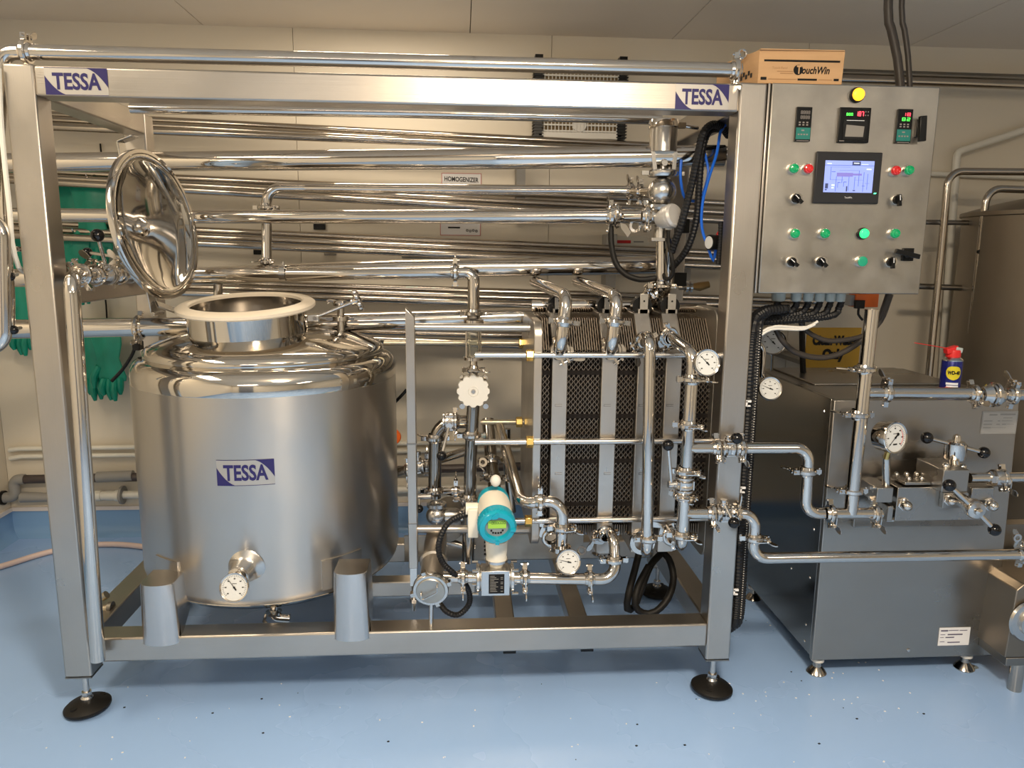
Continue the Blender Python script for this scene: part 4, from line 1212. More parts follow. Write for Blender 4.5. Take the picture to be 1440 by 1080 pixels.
# left column with top elbow
lc = piping('polished column toned dark for shade, with top elbow, between stand column and white knob column', pp((656, 593, .40), (613, 593, .40), (611, 700, .40)), .0225,
            [(P(612, 616, .40), UP, LF), (P(640, 593, .40), RT, (0, -.2, -1)), (P(611, 690, .40), UP, RT)], m=M_polshade)
butterfly('butterfly valve with a long hanging lever and black ball, left of the knob column', P(632, 593, .38), RT, FW, .0225, P(621, 641, .26), .03)
piping('polished cross pipe slanting up to the right behind the dark column', pp((545, 668, .55), (590, 655, .52), (660, 633, .50)), .016, [(P(574, 660, .53), RT, DN), (P(600, 653, .52), RT, UP)], m=M_polshade)
butterfly('butterfly valve on the slanting cross pipe right of the vessel', P(588, 656, .52), (1, -.1, .15), UP, .016, None, .03)
# pump below the left column
pu = T('pump_head', 'round cast pump head under the dark column', 'pump', P(617, 745, .35))
pc_ = P(614, 725, .38)
obj('bowl', MB().ball(pc_, .037, 28, 18, (1, .9, .95)).lathe([(.02, .0), (.026, .0), (.026, .04), (.02, .05)], pc_ + V((.03, 0, 0)), RT, 24), M_cast, pu)
obj('upper_flange', MB().lathe([(.022, .03), (.034, .034), (.034, .046), (.022, .05)], pc_, UP, 28, closed=True), M_cast, pu)
obj('outlet', MB().tube([pc_ + V((.05, 0, 0)), pc_ + V((.16, 0, .003))], .014, 18).lathe([(.014, -.006), (.026, -.006), (.026, .006), (.014, .006)], pc_ + V((.09, 0, 0)), RT, 20), M_pol, pu)
obj('motor', MB().lathe([(.001, -.16), (.05, -.155), (.055, -.14), (.055, .03), (.04, .05)], pc_ + V((.04, .16, -.05)), BK, 30), M_dark, pu)
obj('drain_pipe', MB().tube([pc_ - UP * .03, pc_ - UP * .09, pc_ + V((0, -.08, -.12))], .014, 14, .03), M_pol, pu)
e = P(602, 699, .33); 
lv = T('lever_knob', 'short lever with black ball hanging left of the pump head', 'knob', P(590, 715, .3))
obj('hub', MB().tube([P(588, 699, .33), P(606, 698, .33)], .009, 14), M_cast, lv)
ball_lever(lv, P(590, 700, .33), P(589.5, 715.5, .30), .014)
# motor/dark body right behind the flow meter head
mo = T('motor_block', 'dark finned motor block behind the flow meter head', 'motor', P(668, 790, .42))
a = P(660, 788, .42); b = P(680, 735, .5)
mb = MB().box((a.x, .42, a.z), (b.x, .52, b.z))
for k in range(7):
    z = a.z + .01 + k * (b.z - a.z - .02) / 6
    mb.box((a.x - .006, .425, z), (b.x + .012, .515, z + .006))
obj('finned_body', mb, M_dark, mo)
# middle clutter: junction of clamps between the two columns
piping('small horizontal polished pipe with wing clamp above the pump', pp((625, 690, .36), (662, 690, .34)), .012, [(P(641, 690, .35), RT, UP)])
piping('small lower polished pipe joining pump and knob column', pp((622, 760, .42), (668, 772, .40)), .013)
# diagonal pipes in the middle
piping('polished diagonal pipe dropping to the white cap', pp((686, 590, .55), (690, 640, .48), (697, 700, .36)), .0225, [(P(691, 648, .46), P(690, 640, .46) - P(697, 700, .36), (-1, -.3, 0)), (P(694, 672, .41), UP, RT)], m=M_polshade)
piping('second polished upright behind the diagonal pipe', pp((712, 603, .60), (712, 640, .60), (720, 720, .60)), .016, m=M_polshade)
wl = T('wing_clamp', 'loose wing clamp between the white knob column and the diagonal pipe', 'clamp', P(680, 660, .4))
obj('ring', MB().lathe([(.008, -.003), (.016, -.003), (.016, .003), (.008, .003)], P(679, 650, .36), (-.2, -1, .2), 20, closed=True), M_pol, wl)
obj('hook', MB().tube(spline([P(674, 655, .36), P(681, 662, .35), P(679, 668, .35), P(686, 667, .35)], .01), .004, 8), M_pol, wl)

# red round knob right behind the vessel
rk = T('red_knob', 'red round knob half hidden behind the vessel right edge', 'knob', P(562, 618, .6))
obj('cap', MB().lathe([(.001, .01), (.025, .008), (.030, 0), (.030, -.02), (.001, -.02)], P(553, 615, .60), (.3, -1, 0), 28), M_org, rk)
solo('cable', 'short black cable emerging between vessel and stand column', 'cable', MB().tube(spline(pp((555, 566, .62), (563, 558, .60), (572, 548, .60)), .02), .006, 8), M_black)

# ================================================================== ACTUATED VALVE (upper right)
aY = .24
av = T('actuated_valve', 'air-actuated divert valve with tall steel cylinder and round body', 'valve', P(932, 300, aY))
def ring_at(px, y): return P(px, y, aY)
ctop = P(933, 172, aY); cbt = P(932, 214, aY)
ca = V((0, 0, 1))
hgt = ctop.z - cbt.z
obj('actuator_cylinder', MB().lathe([(.001, 0), (.042, 0), (.042, hgt - .004), (.038, hgt), (.001, hgt)], cbt, ca, 48), M_tank, av)
obj('top_clamp', MB().lathe([(.038, hgt - .020), (.046, hgt - .018), (.047, hgt - .004), (.044, hgt + .006), (.02, hgt + .012), (.001, hgt + .012)], cbt, ca, 40)
    .obox(cbt + V((.052, -.01, hgt - .010)), (.012, 0, 0), (0, .008, 0), (0, 0, .008)).tube([cbt + V((.06, -.01, hgt - .01)), cbt + V((.105, -.01, hgt - .016))], .006, 10), M_pol, av)
yk = P(932, 244, aY); h2_ = cbt.z - yk.z
for s in (-1, 1):
    obj('yoke_leg', MB().bar(cbt + V((s * .035, -.010, 0)), yk + V((s * .028, -.010, 0)), .012, .020, RT), M_cast, av)
obj('yoke_back', MB().bar(cbt + V((0, .03, 0)), yk + V((0, .025, 0)), .05, .004, RT), M_dark, av)
obj('spindle', MB().tube([cbt, yk + UP * .03], .006, 14).tube([yk, yk + UP * .035], .010, 14).lathe([(.004, 0), (.009, 0), (.009, .012), (.004, .012)], yk + V((0, -.008, .03)), FW, 14), M_cast, av)
obj('upper_clamp', MB().lathe([(.02, -.012), (.044, -.010), (.048, -.002), (.048, .004), (.040, .010), (.02, .012)], yk, ca, 44).obox(yk + V((-.058, -.01, 0)), (.011, 0, 0), (0, .006, 0), (0, 0, .006))
    .obox(yk + V((.054, -.01, -.001)), (.010, 0, 0), (0, .006, 0), (0, 0, .006)), M_cast, av)
bc = P(931, 269, aY)
obj('ball_body', MB().ball(bc, .044, 36, 22, (1, 1, .98)), M_cast, av)
lc_ = P(931, 292, aY)
obj('lower_clamp', MB().lathe([(.02, -.010), (.040, -.008), (.044, 0), (.040, .008), (.02, .010)], lc_, ca, 40), M_cast, av)
ob = P(934, 305, aY)
obj('lower_body', MB().tube([P(905, 304, aY), P(932, 304, aY)], .0235, 28).tube([P(930, 304, aY), P(948, 303, aY - .01)], .030, 28), M_pol, av)
xh = P(944, 304, aY - .055); xn_ = V((.55, -.8, .22)).normalized()
obj('sensor_head', MB().lathe([(.026, -.028), (.030, -.014), (.032, 0), (.032, .006), (.028, .012), (.001, .016)], xh, xn_, 36), M_cast, av) if False else obj('sensor_head', MB().lathe([(.022, -.05), (.030, -.030), (.037, -.006), (.037, .000), (.035, .001), (.037, .002), (.037, .010), (.032, .017), (.001, .020)], xh, xn_, 40), mat('pale_alloy_enamel', (.55, .53, .50), .3, .35), av)
obj('head_gland', MB().tube([P(941, 308, .2), P(940, 323, .2)], .010, 20), M_cream, av)
piping('short polished pipe with clamps left of the actuated valve body', pp((862, 304, .30), (905, 304, aY)), .0225, [(P(908, 304, aY), RT, (0, -.3, -1)), (P(866, 301, .29), RT, (0, -.6, -.6))])
gl = T('wing_clamp', 'large clamp and wing hanging under the pipe left of the actuated valve', 'clamp', P(880, 318, .27))
obj('ring', MB().lathe([(.012, -.004), (.020, -.004), (.020, .004), (.012, .004)], P(893, 318, .26), (.1, -1, .1), 22, closed=True), M_pol, gl)
obj('wing', MB().prism([(0, 0), (.02, -.006), (.036, -.03), (.026, -.045), (.014, -.03), (.004, -.018)], P(872, 313, .26), RT, UP, (0, .005, 0)), M_pol, gl)
piping('polished small pipe from slim pipe end into the valve body', pp((888, 269, .37), (905, 270, .30), (915, 270, .26)), .014, [(P(900, 270, .32), RT, UP)])
piping('upright polished pipe below the actuated valve with square flange', pp((938, 300, aY), (931, 340, aY), (930, 400, aY), (910, 430, .30)), .0185, [(P(930, 402, aY), UP, RT), (P(921, 415, .26), (-.7, .3, -.7), LF)])
f_ = P(929, 337, aY)
sq = T('square_flange', 'small square steel flange on the upright below the actuated valve', 'flange', f_)
obj('plate', MB().box((f_.x - .036, aY - .03, f_.z - .005), (f_.x + .022, aY + .03, f_.z + .005)), M_cast, sq, .001)
obj('collar', MB().tube([f_ + V((-.002, 0, .0)), f_ + V((-.002, 0, .045))], .022, 26), M_cast, sq)
piping('second upright polished pipe tight beside the flanged one', pp((940, 335, .32), (938, 400, .34), (925, 440, .40)), .019)
piping('curled short hose end of braided steel below the upright', pp((926, 398, .27), (906, 420, .30), (914, 445, .36), (930, 452, .42)), .020, m=M_pol, bend=.04)
# port pipe on the right end of the exchanger top
piping('polished stub pipe entering the exchanger top at the right', pp((905, 452, .42), (948, 446, .42), (1000, 447, .42)), .024, [(P(950, 447, .42), RT, UP)])
solo('hose_loop', 'thick black hose hanging in a loop from the clamp on the mid pipe', 'hose', MB().tube(spline(pp((859, 318, .30), (860, 345, .29), (866, 370, .28), (880, 386, .27), (900, 393, .26), (922, 391, .25)), .015), .0095, 12), M_rub)
solo('hose_loop', 'black looped cable hanging from the pale gland by the actuated valve', 'hose', MB().tube(spline(pp((940, 324, .20), (940, 340, .20), (946, 370, .19), (946, 386, .20), (938, 393, .21), (932, 383, .23), (934, 350, .26)), .015), .0062, 10), M_rub)
# cables up to the top beam
corr('outer black corrugated conduit arching from the frame corner down to the valve', pp((1024, 190, .24), (1014, 178, .20), (1000, 176, .16), (988, 190, .14), (979, 230, .14), (970, 270, .15), (958, 315, .16), (944, 355, .2)), .0115, step=.005)
corr('inner black corrugated conduit arching down and ending behind the uprights', pp((1022, 184, .28), (1010, 181, .24), (996, 186, .20), (987, 215, .18), (983, 262, .18), (979, 310, .18), (966, 350, .2), (944, 378, .26)), .0105, step=.005)
solo('air_tube', 'bright blue air tube falling in a long curve to the black regulator', 'tube', MB().tube(spline(pp((1020, 176, .2), (1013, 186, .19), (1008, 215, .18), (997, 250, .17), (988, 285, .17), (987, 320, .17), (996, 348, .17), (1003, 367, .17), (1007, 348, .17)), .015), .0045, 8), M_blue)
solo('air_tube', 'blue air tube beside the conduits, right of the actuator', 'tube', MB().tube(spline(pp((991, 215, .2), (996, 240, .2), (992, 262, .19), (985, 282, .18)), .015), .004, 8), M_blue)
solo('air_tube', 'blue air tube rising into the side of the actuator yoke', 'tube', MB().tube(spline(pp((958, 225, .22), (957, 250, .22), (963, 278, .24), (980, 284, .25)), .015), .0045, 8), M_blue)
pr = T('pressure_regulator', 'small black air regulator with white dial and red button on the post inner side', 'regulator', P(1003, 342, .16))
obj('case', MB().lathe([(.001, -.03), (.022, -.028), (.024, .0), (.023, .005), (.019, .006), (.001, .004)], P(999, 341, .15), (-1, -.35, 0), 28), M_black, pr)
obj('dial_face', MB().lathe([(.001, .0066), (.019, .0066), (.019, .005)], P(999, 341, .15), (-1, -.35, 0), 24), M_dial, pr)
obj('button', MB().tube([P(1009, 331, .15), P(1014, 323, .15)], .006, 12), M_red, pr)
corr('black ribbed conduit running down the inner side of the right post', pp((1014, 312, .10), (1013, 345, .10), (1010, 372, .10)), .008, step=.004)
# clutter right of the divert valve: fittings on the back
for i, (x, y, s, lab) in enumerate(((960, 318, 9, 'below the conduits, upper'), (956, 393, 11, 'above the exchanger, lower'))):
    p = P(x, y, .5)
    solo('junction_box', 'small black junction box %s' % lab, 'box', MB().box((p.x - .022, .49, p.z - .024), (p.x + .022, .53, p.z + .024)), M_black, bev=.002)
bf = T('brass_fitting', 'corroded brass valve with steel hose clamp, left of the right post', 'fitting', P(990, 402, .5))
obj('stub', MB().tube(pp((955, 404, .5), (978, 403, .5)), .010, 14), M_dark, bf)
obj('hose_clamp', MB().lathe([(.016, -.012), (.021, -.012), (.021, -.004), (.016, -.003), (.016, .003), (.021, .004), (.021, .012), (.016, .012)], P(968, 403, .5), RT, 24, closed=True), M_cast, bf)
obj('brass_body', MB().tube(pp((974, 403, .5), (984, 403, .5), (997, 400, .5)), 0, 10, rads=[.011, .016, .012]), mat('tarnished_brass', (.35, .22, .09), 1, .4), bf)
# black hose loop and stub hoses under the exchanger
solo('drain_hose', 'thick black rubber hose loop hanging under the exchanger, left strand', 'hose', MB().tube(spline(pp((900, 772, .3), (893, 800, .26), (884, 835, .22), (882, 856, .22), (892, 853, .24), (903, 825, .26), (915, 795, .28), (930, 778, .32)), .02), .012, 12), M_rub)
solo('drain_hose', 'thick black rubber hose loop hanging under the exchanger, right strand', 'hose', MB().tube(spline(pp((926, 772, .34), (940, 785, .3), (947, 812, .26), (940, 840, .22), (922, 860, .20), (904, 862, .20), (893, 850, .20), (897, 825, .22), (912, 796, .27)), .02), .012, 12), M_rub)

# ================================================================== CONDUITS DOWN THE RIGHT POST
for i, (dx, dy, r) in enumerate(((0, .03, .0135), (.024, .05, .0125), (.012, .075, .0125))):
    x0 = PB + .016 + dx
    corr('black corrugated conduit strapped down the outer side of the right post, %s' % ('nearest the post', 'outermost with pale spiral', 'rearmost')[i],
         [(x0 + .10, dy + .03, 1.235), (x0 + .03, dy + .01, 1.225), (x0, dy, 1.17), (x0, dy, .9), (x0 + .002, dy, .5), (x0 + .004, dy, .26), (x0 - .01, dy + .03, .20)], r, step=.005)
M_grey2 = mat('pale_spiral', (.45, .43, .40), 0, .5)
wv_ = MB()
for k in range(118):
    z = 1.18 - k * .0079
    wv_.obox((PB + .0405, .0365, z), (.0017, 0, 0), (0, .0010, 0), (0, 0, .0013))
solo('spiral_wrap', 'line of pale dots of the spiral wrap down the outermost conduit', 'wrap', wv_, M_grey2, kind='stuff')
for i, z in enumerate((P(1060, 565, 0).z, P(1050, 687, 0).z, P(1046, 831, 0).z)):
    solo('cable_tie', 'white cable tie end on the post conduits, %s of three' % ('top', 'middle', 'lowest')[i], 'cable tie',
         MB().obox((PB + .008, .008, z), (.008, 0, 0), (0, .003, 0), (0, 0, .003)).obox((PB + .008, .008, z - .014), (.006, 0, 0), (0, .003, 0), (0, 0, .002)).obox((PB + .002, .008, z - .007), (.0025, 0, 0), (0, .003, 0), (0, 0, .008)), M_paper)
"""clutter"""

# ================================================================== CONTROL CABINET
CX0, CX1, CZ0, CZ1 = .8475, 1.341, 1.285, 1.862
cbn = T('control_cabinet', 'grey steel control cabinet with touch screen, lamps and switches, right of the frame', 'cabinet', ((CX0 + CX1) / 2, .1, CZ0))
obj('housing', MB().box((CX0 + .001, .022, CZ0 + .003), (CX1 - .004, .22, CZ1 - .003)), M_sheet, cbn, .003)
dx0 = P(1080, 118, 0).x + .012
door = obj('door', MB().box((dx0, -.002, CZ0), (CX1, .018, CZ1)), M_sheet, cbn, .003)
obj('hinge_strip', MB().box((CX0 + .001, .002, CZ0), (dx0 - .0022, .022, CZ1)), M_bz, cbn, .002)
FY = -.0022
def F(px, py, d=0.0):
    return P(px, py, FY - d)
def disc(px, py, r, prof_, name, m, parent=None, n=28):
    return obj(name, MB().lathe(prof_, F(px, py), FW, n), m, parent or door)
M_amber = emat('amber_lens', (1.0, .42, .02), 3.2)
M_litgreen = emat('lit_green_lens', (.04, 1.0, .28), 1.5)
M_glens = mat('green_lens', (0, .30, .10), 0, .2, coat=.6, emit=.12, ecol=(0, .5, .2))
M_rlens = mat('red_lens', (.62, .02, .02), 0, .2, coat=.6)
M_gflat = mat('green_flat_button', (0.01, .30, .17), 0, .35)
M_sil = mat('chrome_ring', (.75, .73, .70), 1, .12)
def lamp(px, py, m, r=.0135, flat=False, label=None):
    b = disc(px, py, r, [(r * .9, 0), (r * 1.12, 0), (r * 1.12, .006), (r * 1.02, .012), (r * .9, .012), (r * .9, .0)], 'button_ring', M_sil if m in (M_glens, M_rlens, M_gflat) else M_black)
    obj('lens', MB().lathe([(r * .92, .0), (r * .92, .014), (r * .80, .019 if not flat else .015), (r * .5, .021 if not flat else .0155), (.001, .022 if not flat else .0155)], F(px, py), FW, 28), m, b)
    if not flat and m is not M_amber:
        obj('lens_ring', MB().lathe([(r * .5, .0205), (r * .55, .023), (r * .6, .020)], F(px, py), FW, 24, closed=True), m, b)
    if label: b['label'] = label
    return b
lamp(1204, 134, M_amber, .0185, label='glowing amber pilot lamp')
lamp(1114, 237.5, M_glens, .0145, label='green button, upper left'); lamp(1134, 238, M_rlens, .0145, label='red button left of the screen')
lamp(1256.5, 240.5, M_rlens, .0145, label='red button right of the screen'); lamp(1275, 240, M_glens, .0145, label='green button right of the screen')
for (x, m) in ((1115.5, M_glens), (1157.5, M_glens), (1212, M_litgreen), (1255.5, M_glens)):
    lamp(x, 328.5, m, .0150, label='lit green lamp' if m is M_litgreen else 'green button in the lamp row')
lamp(1210, 367.5, M_gflat, .0155, True, label='flat green push button')
def selector(px, py, ang):
    r = .0145
    b = disc(px, py, r, [(r * .8, 0), (r * 1.1, 0), (r * 1.1, .007), (r, .013), (r * .8, .013), (.001, .013)], 'selector_ring', M_sil)
    d = V((cos(ang), 0, sin(ang))); e = V((-sin(ang), 0, cos(ang)))
    o = F(px, py, .013)
    k = MB().lathe([(.001, .008), (r * .82, .008), (r * .88, 0)], o, FW, 24)
    k.prism([(-r, -.0035), (r * 1.25, -.0045), (r * 1.25, .0045), (-r, .0035)], o + V((0, -.008, 0)), d, e, (0, -.010, 0))
    kk = obj('selector_knob', k, M_black, b)
    obj('pointer_line', MB().obox(o + V((0, -.0184, 0)) - d * r * .35, d * r * .5, e * .001, V((0, .0003, 0))), M_paper, kk)
selector(1119, 279, -.75); selector(1261, 281, -1.45); selector(1113, 368, -.7); selector(1154, 368, -.8); selector(1252, 368.5, -1.5)
# scratches beside the knobs are reflections in the photo; temperature controllers
def seg7(o, u, v, w, h, digits, mt, parent, lit=True):
    S = {'0': 'abcdef', '1': 'bc', '2': 'abged', '3': 'abgcd', '7': 'abc', '8': 'abcdefg', '9': 'abcdfg', '5': 'afgcd', '-': 'g'}
    g = MB(); n = len(digits); cw = w / n; t = h * .075
    for i, ch in enumerate(digits):
        cx_ = o + u * (cw * (i + .5)); a = cw * .30; b = h / 2
        for s_ in S.get(ch, ''):
            q = {'a': (0, b, a, t), 'd': (0, -b, a, t), 'g': (0, 0, a, t), 'b': (a, b / 2, t, b / 2), 'c': (a, -b / 2, t, b / 2), 'e': (-a, -b / 2, t, b / 2), 'f': (-a, b / 2, t, b / 2)}[s_]
            g.obox(cx_ + u * q[0] + v * q[1], u * max(q[2], t), v * max(q[3], t), V((0, .0003, 0)))
    return obj('digits', g, mt, parent)
M_rseg = emat('red_segments', (1, .05, .08), 4.5); M_gseg = emat('green_segments', (.1, 1, .1), 3.0)
M_dim = mat('unlit_segments', (.25, .22, .20), 0, .4)
M_tealp = mat('teal_print', (.01, .16, .13), 0, .35)
M_bezel = mat('black_bezel', (.006, .006, .006), 0, .4, spec=.2)
def controller(x0, y0, x1, y1, top, bot, label):
    a = F(x0, y1, .008); b = F(x1, y0, .008)
    t = obj('temperature_controller', MB().box((a.x, a.y, a.z), (b.x, FY + .001, b.z)), M_bezel, door, .0015, label)
    W = b.x - a.x; Hh = b.z - a.z; y = a.y - .0004
    U = V((1, 0, 0)); Z = V((0, 0, 1))
    obj('teal_panel', MB().box((a.x + W * .04, y, a.z + Hh * .06), (b.x - W * .04, y + .001, a.z + Hh * .40)), M_tealp, t)
    seg7(V((a.x + W * .25, y, a.z + Hh * .84)), U, Z, W * .62, Hh * .085, top[0], top[1], t)
    seg7(V((a.x + W * .25, y, a.z + Hh * .70)), U, Z, W * .62, Hh * .085, bot[0], bot[1], t)
    g = MB()
    for k in range(3):
        for j in range(2):
            g.box((a.x + W * (.18 + k * .24), y - .0002, a.z + Hh * (.46 + j * .07)), (a.x + W * (.30 + k * .24), y + .0005, a.z + Hh * (.50 + j * .07)))
    g.box((a.x + W * .38, y - .0006, a.z + Hh * .30), (a.x + W * .56, y + .0002, a.z + Hh * .34))
    for k in range(4):
        g.box((a.x + W * (.16 + k * .18), y - .0006, a.z + Hh * .18), (a.x + W * (.27 + k * .18), y + .0002, a.z + Hh * .22))
    g.box((a.x + W * .1, y - .0002, a.z + Hh * .01), (a.x + W * .9, y + .0002, a.z + Hh * .025))
    obj('keys', g, M_dim, t)
controller(1117.5, 150.5, 1143, 198.5, ('8888', M_dim), ('8888', M_dim), 'temperature controller with dark digits')
c2 = controller(1259, 153.5, 1285, 201, ('18', M_rseg), ('82', M_gseg), 'temperature controller with red and green digits')
# chart recorder
a = F(1178, 200, .010); b = F(1226, 151.5, .010)
rec = obj('chart_recorder', MB().box((a.x, a.y, a.z), (b.x, FY + .001, b.z)), M_bezel, door, .002, 'black chart recorder with red and green digits and paper window')
W = b.x - a.x; Hh = b.z - a.z; y = a.y - .0004
seg7(V((a.x + W * .20, y, a.z + Hh * .80)), V((1, 0, 0)), UP, W * .22, Hh * .065, '800', M_gseg, rec)
seg7(V((a.x + W * .50, y, a.z + Hh * .82)), V((1, 0, 0)), UP, W * .27, Hh * .12, '187', M_rseg, rec)
g = MB()
for k in range(2):
    for j in range(2):
        g.lathe([(.001, .0004), (.0018, 0)], V((a.x + W * (.82 + k * .08), y, a.z + Hh * (.78 + j * .10))), FW, 8)
g.box((a.x + W * .04, y - .0003, a.z + Hh * .03), (a.x + W * .2, y, a.z + Hh * .05))
obj('keys', g, M_dim, rec)
wn_ = obj('window_frame', MB().prism([(.14, .08), (.86, .08), (.90, .60), (.82, .66), (.18, .66), (.12, .60)], (a.x, y + .0002, a.z), (W, 0, 0), (0, 0, Hh), (0, -.002, 0)), M_black, rec)
obj('chart_paper', MB().prism([(.20, .16), (.78, .16), (.80, .46), (.22, .50)], (a.x, y - .0022, a.z), (W, 0, 0), (0, 0, Hh), (0, -.0006, 0)), mat('grey_chart_paper', (.23, .21, .18), 0, .5), rec)
obj('paper_bar', MB().box((a.x + W * .22, y - .0032, a.z + Hh * .615), (a.x + W * .78, y - .001, a.z + Hh * .63)), M_paper, rec)
# door latch and rotary isolator
obj('door_latch', MB().box(F(1288, 193, .012), F(1296, 169, -.001)).obox(F(1297, 181, .022), (.010, 0, .001), (0, .006, 0), (-.002, 0, .034)), M_black, door, .002, 'black door latch handle')
iso = obj('rotary_isolator', MB().box(F(1269, 367, .007), F(1284, 349, -.001)).tube([F(1276, 359, .005), F(1276, 359, .026)], .008, 14)
          .obox(F(1276, 357, .030), (.036, 0, -.008), (0, .006, 0), (.001, 0, .0065)), M_black, door, .0015, 'black rotary isolator with long handle')
# touch screen
a = F(1143.5, 285.5, .010); b = F(1242, 214.5, .010)
hm = obj('touch_screen', MB().box((a.x, a.y, a.z), (b.x, FY + .001, b.z)), mat('graphite_bezel', (.022, .022, .024), 0, .45, spec=.25), door, .003, 'graphite touch screen showing a pale blue process diagram')
W = b.x - a.x; Hh = b.z - a.z; y = a.y - .0003
sx0, sx1, sz0, sz1 = a.x + W * .137, a.x + W * .882, a.z + Hh * .215, a.z + Hh * .83
M_scr = emat('screen_blue', (.33, .42, .92), 1.0)
scn = obj('display', MB().box((sx0, y, sz0), (sx1, y + .0008, sz1)), M_scr, hm)
SW, SH = sx1 - sx0, sz1 - sz0
def sb_(x0, y0, x1, y1, g, l=.0004):
    g.box((sx0 + SW * x0, y - l, sz0 + SH * (1 - y1)), (sx0 + SW * x1, y + .0001, sz0 + SH * (1 - y0)))
g = MB()
sb_(.55, .02, .72, .14, g); sb_(.03, .72, .09, .88, g); sb_(.03, .90, .07, .94, g); sb_(.60, .92, .65, .95, g); sb_(.46, .80, .485, .97, g)
obj('diagram_dark', g, emat('screen_dark', (.06, .08, .2), .6), scn)
g = MB()
sb_(.25, .38, .58, .50, g); sb_(.58, .40, .76, .46, g)
obj('diagram_violet', g, emat('screen_violet', (.25, .22, .65), .9), scn)
g = MB()
for q in ((.0, .14, .999, .155), (.10, .20, .52, .207), (.30, .30, .70, .307), (.12, .20, .13, .6), (.24, .5, .25, .97), (.36, .5, .37, .7), (.50, .5, .51, .95), (.62, .5, .63, .9), (.70, .3, .71, .8), (.80, .35, .81, .97),
          (.88, .4, .89, .9), (.12, .6, .4, .607), (.14, .34, .22, .36), (.84, .7, .93, .71), (.63, .6, .8, .606), (.28, .68, .34, .70), (.40, .66, .46, .68), (.28, .68, .29, .85), (.40, .66, .41, .82), (.78, .78, .84, .8)):
    sb_(*q, g)
obj('diagram_lines', g, emat('screen_line', (.12, .18, .62), .9), scn)
g = MB()
sb_(.04, .08, .13, .11, g); sb_(.16, .75, .22, .80, g); sb_(.16, .84, .21, .88, g); sb_(.85, .24, .95, .28, g); sb_(.74, .10, .88, .12, g); sb_(.58, .06, .69, .09, g, .0007)
obj('diagram_light', g, emat('screen_white', (.75, .85, 1), 1.1), scn)
text_mesh('TouchWin', V((a.x + W * .47, y - .0002, a.z + Hh * .10)), (1, 0, 0), UP, W * .115, Hh * .035, 'screen_brand', M_paper, hm)
obj('indicator', MB().obox(V((a.x + W * .93, y - .0004, a.z + Hh * .205)), (.0035, 0, 0), (0, .0003, 0), (.001, 0, .0018)), emat('green_led', (.1, 1, .4), 3), hm)
# cable glands under the cabinet
for i, (px, s) in enumerate(((1095, 1.35), (1120, 1.0), (1137, 1.0), (1153, 1.0), (1168, 1.0), (1182, 1.0))):
    p = P(px, 414, .10); p.z = CZ0 + .004
    r = .0155 * s
    obj('cable_gland', MB().lathe([(r * .6, -.034), (r * .92, -.032), (r, -.022), (r, -.006), (r * .9, -.004), (r * .9, 0)], p, UP, 12), M_ltg, cbn)
# cardboard box on top
a = P(1048, 116, .0); b = P(1187, 70, .0)
cx0, cx1 = P(1068, 112, .0).x, P(1185, 112, .0).x
bxx = T('cardboard_box', 'brown cardboard carton lettered TouchWin on top of the cabinet', 'box', ((cx0 + cx1) / 2, .1, CZ1 + .001))
zt_ = P(1120, 70, .0).z; zb_ = CZ1 + .001
q = [(cx0, .012), (cx1, .004), (cx1 + .01, .19), (cx0 - .055, .20)]
mb = MB(); mb.v = [V((x, y_, zb_)) for x, y_ in q] + [V((x + (.003 if i in (1, 2) else 0), y_, zt_)) for i, (x, y_) in enumerate(q)]
mb.f = [[3, 2, 1, 0], [4, 5, 6, 7], [0, 1, 5, 4], [1, 2, 6, 5], [2, 3, 7, 6], [3, 0, 4, 7]]
obj('carton', mb, M_card, bxx, .0008)
obj('lid_flap', MB().obox(((cx0 + cx1) / 2, .06, zt_ + .001), ((cx1 - cx0) / 2 + .001, 0, .0008), (0, .058, 0), (0, 0, .0012)), M_card, bxx)
fu = (V((cx1, .004, 0)) - V((cx0, .012, 0))); FW_ = fu.length; fu.normalize()
Hb = zt_ - zb_
def bxp(a_, b_, l=.0006): return V((cx0, .012, zb_)) + fu * (a_ * FW_) + V((0, -l, b_ * Hb))
g = MB()
for (x0, y0_, x1, y1_) in ((.06, .66, .96, .72), (.03, .10, .10, .19), (.47, .10, .70, .16), (.90, .10, .96, .17)):
    g.obox((bxp(x0, y0_) + bxp(x1, y1_)) / 2, fu * FW_ * (x1 - x0) / 2, V((0, .0003, 0)), UP * Hb * (y1_ - y0_) / 2)
pr_ = obj('printed_bars', g, M_ink, bxx)
text_mesh('ouchWin', bxp(.515, .30), fu, UP, FW_ * .33, Hb * .23, 'lettering', M_ink, bxx, bold=.03, shear=.25)
lg = MB().lathe([(.001, 0), (.0135, 0), (.0135, .0004), (.001, .0004)], bxp(.47, .42), FW, 24)
obj('logo_disc', lg, M_ink, bxx)
text_mesh('T', bxp(.45, .30, .0016), fu, UP, FW_ * .055, Hb * .26, 'logo_letter', M_card, bxx, bold=.04)
fade = mat('faded_brown_print', (.36, .20, .09), 0, .7)
text_mesh('Touch Panel', bxp(.16, .44), fu, UP, FW_ * .18, Hb * .07, 'small_print', fade, bxx)
g = MB()
for (x0, x1, yy) in ((.22, .41, .37), (.26, .41, .31), (.12, .46, .13), (.72, .88, .13)):
    g.obox(bxp((x0 + x1) / 2, yy), fu * FW_ * (x1 - x0) / 2, V((0, .0003, 0)), UP * Hb * .012)
obj('fine_print', g, fade, bxx)
sd = (V(q[3]).to_3d() - V((cx0, .012)).to_3d()); sl = sd.length; sd.normalize(); sn_ = V((sd.y, -sd.x, 0)) * -1
if sn_.x > 0: sn_ = -sn_
g = MB()
